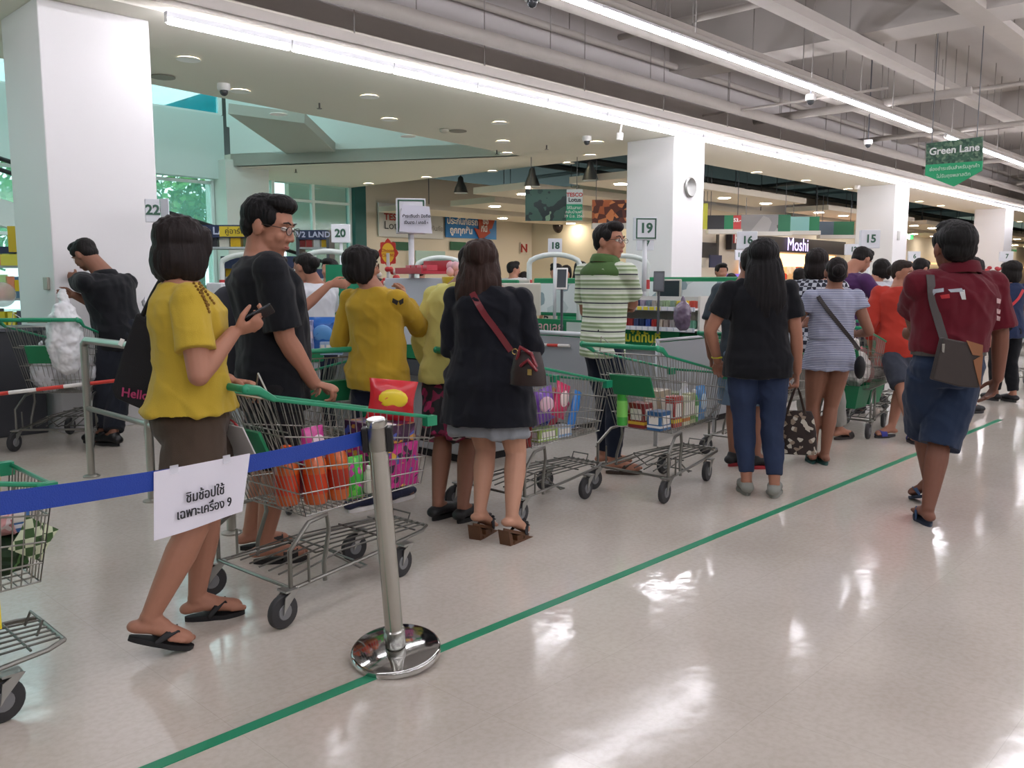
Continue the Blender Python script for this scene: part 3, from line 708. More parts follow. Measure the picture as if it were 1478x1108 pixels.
# man, striped polo
P = person('man in green and white striped polo with arms crossed looking back', 6.08, 1.765, (872,874,880), yaw=62, sex='m', chest=48,
  feet=[(872,672,80,0),(885,683,95,0)], lean=(0,0), head=(128,2,0), fat=.92, sk='b', vox=.008,
  arms=[dict(w=(896,446,.26),hint=(-.4,.1,-1),d=(1,.2,.2),n=(0,-1,0)), dict(w=(892,432,.30),hint=(.5,.3,-1),d=(-1,.1,.2),n=(0,-1,0))])
hair(P,'short','#120e0e'); glasses(P)
SP = stripes('striped_polo', 2, .098, [(0,'#c9d3bd'),(.16,'#2b2d3a'),(.25,'#c9d3bd'),(.42,'#8fa37c'),(.58,'#c9d3bd'),(.70,'#8fa37c'),(.84,'#dfe3d8')])
top(P, SP, hem=-.12, inf=.022, sleeve=.70, sinf=.019, amp=.007, seed=6); collar(P, FAB('#4d6a3c'))
g = Geo(); g.rings([P.ring(t, i_, 28) for t,i_ in ((.82,.026),(.86,.028),(.89,.030),(.945,.026),(.985,.018))]); g.tube([P.sh[0]+P.up*.004,P.sh[0].lerp(P.sh[1],.5)+P.up*.01,P.sh[1]+P.up*.004],.050,14,True); obj('yoke', remesh(g,.009,2), FAB('#4d6a3c'), P.root)
pants(P, FAB('#1d2433'), length=1.95, inf=.012, name='jeans'); shoes(P,'flipflop', mat('#3b2c22',.6)); M2 = P
# woman, long black hair, black tee
P = person('woman with long straight black hair in black T-shirt and blue jeans', 5.4, 1.62, (1098,1096,1101), yaw=8, sex='f', chest=4,
  feet=[(1077,713,6,0),(1117,717,20,0)], lean=(0,0), head=(20,-4,0), fat=1.10, sk='b', vox=.0075,
  arms=[dict(w=(1036,521,.14),hint=(-1,-.5,-.2),d=(.1,.9,-.5),n=(.3,0,-1),curl=55), dict(w=(1152,545,.02),hint=(.6,-1,0),d=(0,.1,-1),n=(-1,0,0),curl=60)])
hair(P,'long','#121012', .40)
top(P, FAB('#15161b'), hem=-.12, inf=.020, sleeve=.62, sinf=.018, amp=.007, flare=.02, seed=7)
pants(P, mat('#22314f',.85,var=.25,vscale=7,bump=.2,bscale=500), length=1.86, inf=.006, name='jeans'); shoes(P,'slipon', mat('#8b8d86',.8), mat('#8b8d86',.8)); W5 = P
A = P.arms[0]; obj('bracelet', Geo().tube([A[2]-(A[2]-A[1]).normalized()*.03+ (P.rc*math.cos(t)+P.fc*math.sin(t))*.030 for t in np.linspace(0,2*math.pi,18)],.006,8), mat('#c9c92c',.5), P.root, smooth=True)
# man behind her
P = person('person in denim shorts and red-soled trainers standing hidden behind long-haired woman', 6.2, 1.60, (1078,1078,1085), yaw=20, sex='m',
  feet=[(1058,672,60,0),(1090,676,80,0)], head=(20,0,0), sk='c', vox=.011)
hair(P,'short'); top(P, FAB('#3a444c'), hem=-.1, inf=.02, sleeve=.8, seed=8); pants(P, FAB('#6a7f95'), length=.95, inf=.024, flare=.01, name='shorts'); shoes(P,'sneaker', mat('#17171a',.6), mat('#b0303a',.5))
# woman, striped dress
P = person('woman in blue and white striped dress with dark crossbody strap', 6.32, 1.535, (1201,1204,1206), yaw=2, sex='f', chest=0,
  feet=[(1172,668,15,0),(1190,670,5,0)], head=(10,-3,0), fat=1.03, sk='c', vox=.008,
  arms=[dict(w=(1156,468,.26),hint=(-.7,-.9,-.2),curl=40), dict(w=(1236,482,.16),hint=(.2,-1,-.4),curl=40)])
hair(P,'bun','#161010')
DS = stripes('striped_jersey', 2, .0125, [(0,'#aeb2c2'),(.6,'#5a6080')])
top(P, DS, hem=.28, inf=.020, sleeve=.35, sinf=.022, amp=.006, name='dress', seed=9)
skirt(P, DS, .70, .215, .15, waist=.34, name='dress_skirt', inf=.016, amp=.007); shoes(P,'flipflop', mat('#25504a',.6)); W6 = P
T2 = bvh(P.top, P.skirt)
# woman checked shirt
P = person('woman in black and white checked shirt and loose grey trousers', 7.1, 1.62, (1182,1180,1178), yaw=15, sex='f',
  feet=[(1166,636,10,0),(1210,634,60,0)], head=(25,0,0), fat=1.1, sk='b', vox=.011,
  arms=[dict(w=(1160,478,.1),hint=(-1,-.6,-.3)), None])
hair(P,'bob','#191312')
m, nt, b, v = nodes('gingham',.85)
vm = nd(nt,'ShaderNodeTexChecker',Scale=30.0); vm.inputs[1].default_value = lin('#1e2130'); vm.inputs[2].default_value = lin('#b9bcc6'); nt.links.new(v, vm.inputs[0]); nt.links.new(vm.outputs[0], b.inputs['Base Color'])
top(P, m, hem=-.25, inf=.024, sleeve=1.6, sinf=.018, seed=10); pants(P, FAB('#8d8c86'), length=1.9, inf=.018, flare=.006); shoes(P,'sandal', mat('#2a2422',.6))
# man in red polo
P = person('man in dark red polo and navy shorts walking with a brown shoulder bag', 4.83, 1.665, (1372,1382,1374), yaw=-8, sex='m', chest=-6,
  feet=[(1343,729,-15,18),(1338,757,10,0)], head=(2,2,0), headk=1.2, fat=1.14, sk='d', vox=.0065, lean=(0,0),
  arms=[dict(w=(1318,478,.42),hint=(-1,-.4,-.3),d=(0,1,-.4)), dict(w=(1441,556,.04),hint=(.8,-1,0),d=(-.25,.1,-1),n=(-1,.1,0),curl=30)])
hair(P,'short','#100e0e')
RP = FAB('#5e1522'); top(P, RP, hem=.20, inf=.034, sleeve=.86, sinf=.028, amp=.008, seed=11); collar(P, RP, .053*P.H, .045)
pants(P, FAB('#26334a'), length=1.02, inf=.034, flare=.012, name='shorts', waist=.30, amp=.006); shoes(P,'flipflop', mat('#1f2d42',.6), mat('#2c4a70',.6)); M3 = P
g = Geo().rings([P.ring(t,.024,24) for t in (.17,.225)]); obj('belt', g, mat('#4a4440',.5), P.root)
T3 = bvh(P.top)
# ---------- smaller, farther shoppers ----------
def bgp(label, D, H, x, yaw, sex, hs, tc, pc, sl=.6, hd=None, arms=None, fat=1.05, sk='b', vox=.013, feet=None, shoe=True, **kw):
    P = person(label, D, H, (x,x,kw.pop('hx_',x)), yaw=yaw, sex=sex, feet=feet, head=(hd if hd is not None else yaw, kw.pop('hp',0), 0), fat=fat, sk=sk, vox=vox, arms=arms, **kw)
    hair(P, hs); top(P, FAB(tc), inf=.02, sleeve=sl, sinf=.018, seed=x*.1)
    if pc: pants(P, FAB(pc), length=1.9, inf=.016)
    if shoe: shoes(P,'slipon', mat('#1c1c20',.6), mat('#2a2a2c',.6))
    return P
ph = dict(w=(.0,.30,-.12),loc=True,hint=(1,-.3,-.9))
bgp('man in purple polo looking down at something in his hands', 8.8, 1.70, 1222, 62, 'm','short','#4b2c58','#2a2c33', sl=.75, hp=-28, hx_=1243, fat=1.15, vox=.010, lean=(0,.05), arms=[dict(w=(-.0,.32,-.28),loc=True,hint=(-1,-.3,-.9)),dict(w=(.0,.34,-.26),loc=True,hint=(1,-.3,-.9))])
P = person('woman in bright orange-red blouse smiling back over her shoulder', 7.7, 1.55, (1305,1298,1303), yaw=25, sex='f', feet=[(1318,640,20,0),(1286,630,250,0)], head=(140,-6,12), fat=1.1, sk='b', vox=.010, arms=[None,dict(w=(.05,.2,-.25),loc=True,hint=(1,-.5,-.9))])
hair(P,'bun','#2a201c'); top(P, FAB('#b0382c'), hem=-.2, inf=.026, sleeve=1.7, sinf=.022, flare=.03, seed=12); pants(P, FAB('#3a3f4a'), length=.9, inf=.02, name='shorts'); shoes(P,'sandal', mat('#2b2b30',.6), mat('#28308a',.6))
bgp('person in white shirt behind the woman in orange', 9.6, 1.60, 1262, 10, 'm','bobshort','#c9cbd2','#30323a', hx_=1272, hd=40)
bgp('person in blue polo bending forward at a far checkout', 10.2, 1.62, 1318, 60, 'm','short','#27406f','#22252c', hp=-25, hx_=1328)
bgp('person in dark red top mostly hidden by the man in red polo', 8.8, 1.60, 1398, 60, 'f','bobshort','#6a2030','#22252c', hx_=1404)
P = bgp('woman in navy blue T-shirt with red crossbody strap at the right edge', 9.6, 1.58, 1458, -15, 'f','bob','#24304f','#14151a', sl=.6, hd=-40, vox=.010, feet=[(1436,578,-20,0),(1462,580,-10,0)]); W9 = P
ribP = P
# cashier and neighbours
P = bgp('cashier in white polo and dark apron with tied-back hair', 7.0, 1.585, 455, -55, 'f','bun','#d5d8de','#1e2230', sl=.7, hd=-62, hp=-18, hx_=440, vox=.009, arms=[dict(w=(-.1,.34,-.24),loc=True,hint=(-1,-.2,-.9)),dict(w=(.05,.36,-.26),loc=True,hint=(1,-.2,-.9))])
g = Geo().rings([P.ring(t,.036,24,dmul=1.0) for t in (-.3,-.1,.1,.3,.45)]); obj('apron', remesh(g,.011,2), FAB('#1a2036'), P.root)
for s in (-1,1):
    pts = [P.ringc(.45)+P.fc*.11+P.rc*s*.06, P.ringc(.75)+P.fc*.125+P.rc*s*.075, P.ringc(.94)+P.fc*.04+P.rc*s*.085, P.ringc(.93)-P.fc*.055+P.rc*s*.075, P.ringc(.8)-P.fc*.10+P.rc*s*.06, P.ringc(.45)-P.fc*.10+P.rc*s*.03]
    obj('apron_strap', Geo().tube(pts,.016,8,True,(P.rc,.4)), FAB('#1a2036'), P.root, smooth=True)
bgp('person in white short sleeves reaching an arm across the counter', 5.9, 1.55, 395, 90, 'f','bob','#d8dade','#23252e', sl=.6, hd=90, vox=.009, arms=[None,dict(w=(476,410,.05),hint=(0,-.3,-1),d=(0,1,.05),n=(-1,0,-.2),curl=40)])
P = person('man in black shirt packing plastic bags beside the nearest column', 7.3, 1.75, (172,152,124), yaw=-68, sex='m', feet=[(150,640,-75,0),(165,643,-70,0)], head=(-72,-32,0), fat=1.12, sk='c', vox=.009, lean=(0,0), zn=1.40, zh=1.565,
  arms=[dict(w=(112,398,.30),hint=(-.6,-.3,-.9),d=(0,1,0)), dict(w=(108,426,-.05),hint=(1,-.2,-.9),d=(-.2,1,.1),n=(-1,0,0),curl=70)])
hair(P,'short'); top(P, FAB('#15161a'), hem=-.2, inf=.03, sleeve=.95, sinf=.022, amp=.01, seed=13, belly=.02); pants(P, FAB('#1f222a'), length=1.93, inf=.02, flare=.008); shoes(P,'sneaker', mat('#121214',.4), mat('#121214',.4)); M4 = P; collar(P, FAB('#15161a'))
bgp('person with dark hair and black shirt behind the cashier', 9.5, 1.60, 476, -150, 'm','short','#17181c','#1c1d22')
bgp('dark-haired person seen behind the red display tray', 11.5, 1.60, 606, 0, 'm','short','#2a2c34','#222222', vox=.016)
bgp('man in white and red shirt wearing a face mask at far counter', 13.5, 1.66, 742, 40, 'm','short','#c6c4c4','#222222', vox=.016, hd=70)
bgp('small dark-haired person beside the man in white and red', 13.5, 1.50, 758, 60, 'f','bobshort','#3a3436','#222222', vox=.016)
bgp('far person in pale shirt beside the lane 18 sign', 13.0, 1.62, 802, -40, 'm','short','#b9b2a4','#222222', vox=.016)
bgp('far person facing the camera left of the man in striped polo', 14.5, 1.62, 817, 180, 'f','bobshort','#403a40','#222222', vox=.016)
bgp('far long-haired person in dark top left of the man in striped polo', 12.5, 1.64, 838, 0, 'f','long','#25232a','#222222', vox=.016)
bgp('young man in black shirt facing the camera beyond the second column', 12.0, 1.60, 1041, 170, 'm','short','#17181c','#1c1d22', vox=.014)
bgp('dark-haired person low beside the young man in black shirt', 14.0, 1.48, 1056, 30, 'f','bobshort','#201c24','#1c1d22', vox=.016)
bgp('dark-haired person under the lit shop sign', 13.0, 1.55, 1154, 30, 'f','bobshort','#3a2c30','#1c1d22', vox=.016)
# ================= trolleys =================
def cart(label, loc, rz, items_group=None, flap=True, k=1.0, child=False, full=True, group='wire shopping trolleys of the queue', src=[None]):
    c = empty('shopping_trolley', loc, label, 'shopping trolley', group, rz)
    c.scale = (k,k,k)
    if src[0] is not None:
        for ch in src[0].children: copy_tree(ch, c)
        return c
    src[0] = c
    def o(name, g, m, parent=c, **kw): return obj(name, g, m, parent, world=False, smooth='auto', **kw)
    # basket corner points
    RT_, FT_, RB_, FB_ = (-.38,.27,.90), (.50,.215,.72), (-.21,.21,.405), (.46,.17,.415)
    def side(s, u, v):       # u along 0 rear..1 front, v 0 bottom..1 top
        a = V((RB_[0],RB_[1]*s,RB_[2])).lerp(V((FB_[0],FB_[1]*s,FB_[2])),u); b_ = V((RT_[0],RT_[1]*s,RT_[2])).lerp(V((FT_[0],FT_[1]*s,FT_[2])),u)
        return a.lerp(b_, v)
    g = Geo(); r = .0022
    for s in (-1,1):
        for i in range(25): u = i/24; g.tube([side(s,u,0),side(s,u,1)], r, 5)
        for v in (0,.2,.42,.7): g.tube([side(s,0,v),side(s,1,v)], .0032, 6)
    for u,n in ((0,15),(1,13)):
        for i in range(n+1): t = i/n; g.tube([side(-1,u,0).lerp(side(1,u,0),t),side(-1,u,1).lerp(side(1,u,1),t)], r, 5)
        for v in (0,.2,.42,.7,1): g.tube([side(-1,u,v),side(1,u,v)], .0032, 6)
    for i in range(22): u = i/21; g.tube([side(-1,u,0),side(1,u,0)], r, 5)
    for i in range(7): t = i/6; g.tube([side(-1,0,0).lerp(side(1,0,0),t),side(-1,1,0).lerp(side(1,1,0),t)], .003, 6)
    o('basket', g, WIRE)
    g = Geo()
    L = [side(1,0,1)+V((0,0,.004)), side(1,1,1)+V((0,0,.004)), side(-1,1,1)+V((0,0,.004)), side(-1,0,1)+V((0,0,.004))]
    g.tube(L, .0085, 8, True)
    for q in (1,2): g.box(L[q]+V((-.02,0,-.012)), (.06,.035,.045))
    o('basket_rim', g, GREENP)
    g = Geo(); g.tube([(-.50,-.275,.955),(-.50,.275,.955)], .0145, 12, True)
    g.tube([(-.50,-.1,.955),(-.50,.1,.955)], .0165, 12); hd_ = o('handle', g, GREENP)
    for s in (-1,1):
        o('handle_bracket', Geo().tube([(-.50,s*.275,.955),(-.45,s*.275,.945),(-.38,s*.27,.905)],[.020,.019,.012],8,True,((0,0,1),.7)), GREENP, hd_)
    # child seat: folding rear gate, leg holes and green plate
    g = Geo()
    for i in range(9):
        y = -.20+.05*i; g.tube([(-.37,y,.90),(-.22,y*.85,.62)], .0024, 5)
    for z,x in ((.90,-.37),(.76,-.295),(.62,-.22)): g.tube([(x,-.225,z),(x,.225,z)], .0035, 6)
    g.tube([(-.37,-.23,.90),(-.40,-.20,1.0),(-.36,-.12,.93),(-.36,.12,.93),(-.40,.20,1.0),(-.37,.23,.90)], .004, 6)
    o('child_seat_frame', g, WIRE)
    o('seat_plate', Geo().box((-.345,0,.70),(.012,.30,.14),Matrix.Rotation(math.radians(-24),3,'Y')), GREEN)
    # undercarriage
    g = Geo(); R_ = .0095
    for s in (-1,1):
        g.tube([(-.33,s*.265,.13),(-.33,s*.265,.30),(-.22,s*.24,.388),(-.12,s*.225,.398),(-.11,s*.225,.33),(-.15,s*.24,.20),(-.15,s*.245,.13)], R_, 8)
        g.tube([(-.33,s*.265,.145),(.10,s*.22,.165),(.47,s*.165,.185),(.53,s*.13,.19)], R_*.9, 8)
        g.tube([(-.24,s*.262,.15),(-.24,s*.262,.27)], .006, 6)
    g.tube([(-.33,-.265,.15),(-.33,.265,.15)], .008, 8); g.tube([(.53,-.13,.19),(.53,.13,.19)], .008, 8)
    o('undercarriage', g, mat('#84837d',.33,.9))
    g = Geo()
    for i in range(7):
        y = -.15+.05*i; g.tube([(-.30,y*1.4,.17),(.0,y*1.1,.205),(.52,y*.8,.20)], .0042, 6)
    for x,h in ((-.02,.215),(.25,.20),(.42,.20)): g.tube([(x,-.19+x*.05,.20),(x,.19-x*.05,.20)], .0045, 6)
    g.tube([(.47,-.06,.20),(.49,-.06,.245),(.49,.06,.245),(.47,.06,.20)], .0045, 6)
    g.tube([(-.05,-.17,.20),(.10,-.16,.10),(.14,-.16,.10),(.16,.16,.10),(.10,.16,.10),(-.05,.17,.20)], .0045, 6)
    o('lower_tray', g, mat('#6f6e69',.4,.85))
    for x,y,a in ((-.34,-.262,.1),(-.34,.262,-.2),(.36,-.165,.15),(.36,.165,-.1)):
        cz = .068
        g = Geo(); Rz = Matrix.Rotation(a,3,'Z')
        for s in (-1,1):
            pl = [V((-.045,s*.022,-.008)),V((-.03,s*.022,.012)),V((.035,s*.022,.078)),V((.0,s*.022,.078)),V((-.035,s*.022,.06))]
            pl = [V((p.x-.0,p.y,p.z)) for p in pl]
            n_ = len(pl); A_ = [Rz@p+V((x,y,cz)) for p in pl]; B_ = [Rz@(p+V((0,s*.004,0)))+V((x,y,cz)) for p in pl]
            g.add(A_+B_, [tuple(range(n_)),tuple(range(n_,2*n_))[::-1]]+[(j,(j+1)%n_,n_+(j+1)%n_,n_+j) for j in range(n_)])
        g.box(V((x,y,cz+.08)),(.06,.06,.008))
        fk = o('caster', g, mat('#a5a5a0',.35,.8))
        ry = Rz @ Matrix.Rotation(math.pi/2,3,'X'); cc = V((x,y,cz))+Rz@V((-.03,0,0))
        wg = Geo().lathe([(.0,-.016),(.045,-.016),(.063,-.014),(.068,-.008),(.068,.008),(.063,.014),(.045,.016),(0,.016)], cc, 24, ry)
        wl = o('wheel', wg, RUBBER, fk)
        o('hub', Geo().lathe([(0,-.020),(.030,-.019),(.033,-.015),(.033,.015),(.030,.019),(0,.020)], cc, 16, ry), mat('#77787a',.5), wl)
    return c
CA = cart('nearest shopping trolley pushed by the couple, filled with pink and orange household goods', (2.07,3.16,0), .05)
CB = cart('shopping trolley full of snack bags beside the woman in black cardigan', (3.77,3.455,0), 0)
CC = cart('shopping trolley with a green seat plate in front of the man in striped polo', (4.71,3.15,0), .04)
CD = cart('trolley pushed by the woman with long straight hair', (6.22,3.22,0), .0)
CE = cart('trolley cut off by the left edge of the picture, loaded with greens', (.40,3.04,0), -.01)
CF = cart('trolley with white plastic bags in front of the man packing', (2.62,7.62,0), AZ+.08, k=1.1)
CG = cart('empty trolley between the man in black T-shirt and the woman in mustard top', (2.95,4.62,0), 1.4)
CH = cart('trolley carrying green hand baskets and bags, right of the striped dress', (7.73,3.10,0), .05)
CI = cart('far trolley at the right edge beyond the woman in navy', (at(1468,520,11).x, at(1468,520,11).y,0), .4)
CJ = cart('trolley in which the child sits, half hidden behind the man in red polo', (8.95,3.2,0), .05)
def inc(c, x, y, z):                     # a point inside trolley c
    a = c.rotation_euler.z; k = c.scale[0]; z = z-.042 if z > .40 and z < .75 else z
    return V(c.location)+V((x*math.cos(a)-y*math.sin(a), x*math.sin(a)+y*math.cos(a), z))*k
# ---- goods ----
def thing(name, g, m, label, cat, group=None, smooth='auto', bevel=0, loc=None, parts=()):
    lo = V((sum(v.x for v in g.v)/len(g.v), sum(v.y for v in g.v)/len(g.v), min(v.z for v in g.v)))
    o = obj(name, g, m, None, label, cat, group, smooth=smooth, bevel=bevel, loc=lo)
    for pn, pg, pm in parts: obj(pn, pg, pm, o, smooth='auto')
    return o
def carton(name, c, d, m, label, cat='box', rz=0, tilt=0, group=None, panel=None, pc='#e8e4dc'):
    R = Matrix.Rotation(rz,3,'Z') @ Matrix.Rotation(tilt,3,'Y'); c = V(c)
    g = Geo().box(c+R@V((0,0,d[2]/2)), d, R)
    pr = []
    if panel:
        e = .0012
        for s in (-1,1):
            pr.append(('printed_panel', Geo().box(c+R@V((0,s*(d[1]/2+e),d[2]*.55)), (d[0]*.7,e,d[2]*.45), R), mat(pc,.5)))
        pr.append(('printed_panel', Geo().box(c+R@V((-d[0]/2-e,0,d[2]*.55)), (e,d[1]*.7,d[2]*.45), R), mat(pc,.5)))
        pr.append(('printed_band', Geo().box(c+R@V((0,0,d[2]*.2)), (d[0]+.002,d[1]+.002,d[2]*.12), R), mat(panel,.5)))
    return thing(name, g, m, label, cat, group, None, .002, None, pr)
def pouch(c, w, h, t, m, label, rz=0, tilt=0, roll=0, name='snack_bag', cat='snack bag', group=None, pc=None, seed=0):
    """crimped pillow bag standing at c"""
    R = Matrix.Rotation(rz,3,'Z') @ Matrix.Rotation(tilt,3,'X') @ Matrix.Rotation(roll,3,'Y'); c = V(c); L = []; n = 20; rnd = random.Random(seed+int(w*1e4))
    for q in range(11):
        v = q/10; z = h*v; th = t/2*max(.03, math.sin(math.pi*v)**.55); ww = w/2*(1-.10*math.sin(math.pi*v)); 
        if q in (0,10): th = .0015; ww = w/2
        L.append([c+R@V((ww*math.cos(2*math.pi*j/n), th*math.sin(2*math.pi*j/n)*(1+.25*rnd.uniform(-1,1)), z+ (.012*math.sin(j*1.9) if 0<q<10 else 0))) for j in range(n)])
    g = Geo().rings(L); pr = []
    if pc:
        for s in (-1,1):
            gg = Geo(); gg.ell(c+R@V((0,s*t*.44,h*.55)), (w*.30,t*.16,h*.24), R, 16, 8); pr.append(('printed_label', gg, mat(pc,.35,coat=.4)))
    o = thing(name, g, m, label, cat, group, 'auto', 0, None, pr); o.data.polygons.foreach_set('use_smooth',[True]*len(o.data.polygons)); return o
def bottle(c, r, h, m, label, capc='#d8d8d8', lab=None, cat='bottle', name='bottle', group=None, flat=None):
    g = Geo().lathe([(0,0),(r*.92,0),(r,.01),(r,h*.62),(r*.88,h*.74),(r*.42,h*.86),(r*.38,h*.9)], c, 20)
    pr = [('cap', Geo().lathe([(r*.45,h*.88),(r*.45,h*.99),(r*.3,h),(0,h)], c, 14), mat(capc,.4))]
    if lab: pr.append(('printed_label', Geo().lathe([(r*1.015,h*.18),(r*1.015,h*.52)], c, 20), mat(lab,.5)))
    return thing(name, g, m, label, cat, group, 'auto', 0, None, pr)
gl = lambda c: mat(c,.28,coat=.5,var=.15,vscale=30)
# trolley A
z0 = .46
pts = [(.24,.10),(.24,-.02),(.12,.10)]
PINK = patches('pink_print', 38, [(0,'#b01f78'),(.45,'#c22a86'),(.6,'#2b1230'),(.75,'#4a58a8'),(.86,'#b01f78'),(.95,'#d8a83a')], .35)
carton('detergent_box', inc(CA,.365,-.0,z0-.0), (.18,.33,.20), PINK, 'large pink printed box low in the front of the nearest trolley', rz=.0)
carton('detergent_box', inc(CA,.365,-.0,z0+.202), (.175,.31,.08), patches('purple_print', 40, [(0,'#3a1838'),(.4,'#5a2a58'),(.6,'#4a58a8'),(.75,'#2b1230'),(.9,'#c08a3a')], .35), 'dark purple printed box stacked on the pink box in the nearest trolley', rz=.02)
carton('small_box', inc(CA,.31,-.12,z0+.284), (.05,.06,.005), WHITE, 'flat white packet on the dark purple box in the nearest trolley')
pouch(inc(CA,.40,-.03,z0+.286), .23,.19,.07, gl('#c8202c'), 'red and yellow snack bag standing highest at the front of the nearest trolley', rz=-.5, roll=.12, pc='#e2c820')
bottle(inc(CA,-.08,-.10,z0), .050,.25, gl('#c85a20'), 'first orange squeeze bottle at the rear of the nearest trolley', '#d8541a','#c83a10')
bottle(inc(CA,.03,-.105,z0), .050,.26, gl('#cc6020'), 'orange squeeze bottle next to the green pouch in the nearest trolley', '#e0621c','#a8280c')
bottle(inc(CA,-.17,-.03,z0), .050,.25, gl('#c85a20'), 'orange bottle nearest to the handle of the nearest trolley', '#d8541a','#c83a10')
pouch(inc(CA,.118,-.11,z0-.02), .10,.19,.055, patches('green_print', 50,[(0,'#37b03a'),(.6,'#6fd04a'),(.8,'#c23aa0'),(.92,'#2a8a30')],.3), 'green and pink refill pouch between orange bottle and clear cup', rz=.05, name='refill_pouch', cat='pouch')
c = inc(CA,.215,-.135,z0)
bottle(inc(CA,.19,-.13,z0), .030,.12, mat('#d9dccb',.15,alpha=.75), 'clear iced drink cup with a green straw in the nearest trolley', '#e8e8e8', None, 'cup', 'drink_cup')
thing('drinking_straw', Geo().tube([inc(CA,.19,-.13,z0+.09),inc(CA,.195,-.125,z0+.19)], .003, 6), mat('#2a9a3c',.5), 'green straw standing in the clear iced drink cup', 'straw')
carton('small_box', inc(CA,-.02,.08,z0), (.20,.14,.16), gl('#7a2a3a'), 'dark red box deep inside the nearest trolley')
pouch(inc(CA,-.03,-.02,z0+.16), .14,.15,.07, gl('#c0308a'), 'magenta bag under the notice of the nearest trolley', rz=.3, pc='#e8d0e0')
# notice card in the child seat of trolley A
q = inc(CA,-.285,-.02,.80)
carton('notice_card', inc(CA,-.385,-.02,.70), (.006,.30,.15), mat('#dcdad8',.6), 'white notice card with a red prohibition circle on the rear of the nearest trolley', 'notice', tilt=-.42)
nc = inc(CA,-.425,-.06,.775)
gg = Geo(); Rr = Matrix.Rotation(-.42,3,'Y')
gg.tube([nc+Rr@V((0,.04*math.cos(t),.04*math.sin(t))) for t in np.linspace(0,2*math.pi,25)], .004, 6); gg.tube([nc+Rr@V((0,-.028,.028)),nc+Rr@V((0,.028,-.028))],.004,6)
thing('prohibition_mark', gg, mat('#b83a40',.5), 'red prohibition circle printed on the notice card of the nearest trolley', 'mark')
# trolley B: sweets
cols = ['#3a2a90','#5a2a9a','#2a4ac0','#a01f30','#c0284a','#7a4ab0','#204ab0','#c83a70','#b88a50']
k_ = 0
nm = {'#3a2a90':'indigo','#5a2a9a':'purple','#2a4ac0':'blue','#a01f30':'dark red','#c0284a':'crimson','#7a4ab0':'violet','#204ab0':'deep blue','#c83a70':'rose pink','#b88a50':'tan'}
pl_ = ['at the rear','in the middle','at the front']
for i,(x,y,z,w_,h_,r_) in enumerate([(-.10,-.05,.05,.17,.24,.3),(.02,.05,.06,.18,.24,-.5),(.12,-.02,.07,.17,.22,.9),(-.18,-.09,.02,.14,.26,.1),(.24,.05,.04,.16,.20,.4),(.05,-.10,.12,.17,.20,-.3),(-.02,.10,.16,.20,.17,1.2),(.27,-.03,.14,.13,.16,.2),(.30,.07,.10,.12,.18,1.0)]):
    pouch(inc(CB,x,y,.46+z-.02), w_,h_,.09, gl(cols[i]), '%s glossy snack bag %s of the trolley beside the black cardigan' % (nm[cols[i]], ['left of the middle','deep in the middle','in the middle','nearest to the handle','toward the front','at the near side','lying on the top','by the front grille','in the far front corner'][i]), rz=r_, roll=.3*(-1)**i, seed=i, pc=['#c8b0e0',None,'#d8c070','#c8a040',None,'#e8c0d0','#90a8e8',None,None][i])
pouch(inc(CB,.10,-.13,.58), .15,.21,.06, gl('#d02a60'), 'upright hot pink pack with a white picture in the trolley beside the black cardigan', rz=.1, roll=.35, pc='#f0dcd8')
pouch(inc(CB,.235,-.12,.50), .075,.23,.04, gl('#2a80d0'), 'long bright blue wrapper leaning in the trolley beside the black cardigan', rz=.0, roll=.35)
bottle(inc(CB,-.20,-.125,.44), .055,.27, gl('#8a1a1c'), 'dark red jar with a crinkled gold lid nearest the skirt', '#c8a848','#6a1010','jar','jar')
carton('small_box', inc(CB,.0,-.11,.45), (.17,.08,.075), gl('#9ab860'), 'pale green and white carton low in the trolley beside the black cardigan', panel='#e0e8d8')
carton('small_box', inc(CB,.16,-.10,.45), (.13,.08,.07), gl('#b8c8d8'), 'pale blue carton low in the trolley beside the black cardigan', panel='#7aa0c8')
# trolley C
for i,(x,y,z,d,c_,t) in enumerate([(-.18,-.10,0,(.12,.10,.12),'#3a6a9a','blue and white carton at the rear'),(-.18,.04,0,(.10,.12,.16),'#8a3030','dull red carton beside the blue carton'),(-.02,-.11,0,(.10,.07,.20),'#b03028','red and yellow upright carton'),(.08,-.12,0,(.09,.06,.19),'#c8ccb0','cream carton with orange picture'),(.17,-.11,0,(.08,.06,.20),'#a8b080','pale green upright carton'),(.05,.06,0,(.16,.12,.22),'#b8a890','beige carton behind the uprights'),(.29,.08,0,(.12,.10,.18),'#7a8a60','olive green carton at the front')]):
    carton('grocery_box', inc(CC,x,y,.455+z), d, gl(c_), '%s in the trolley with the green seat plate' % t, panel=['#e0e0e0','#d8b040','#e0c030','#d07a20','#508a30','#8a5a3a','#c0c0a0'][i], rz=.02*i)
bottle(inc(CC,-.27,.12,.47), .035,.31, gl('#3aa83a'), 'tall bright green bottle behind the green seat plate', '#2a9030','#80d060')
bottle(inc(CC,.255,-.10,.45), .032,.22, gl('#2f9a40'), 'green plastic bottle at the front of the trolley with green plate', '#e0e0e0','#d8e8d0')
pouch(inc(CC,.335,-.10,.45), .12,.24,.07, gl('#4a90d0'), 'light blue refill pouch in the front corner of the trolley with green plate', name='refill_pouch', cat='pouch', pc='#c8e0f0')
bottle(inc(CC,.30,.0,.45), .04,.26, gl('#dcdce0'), 'white plastic bottle at the front of the trolley with green plate', '#e8e8e8','#b8c0d0')
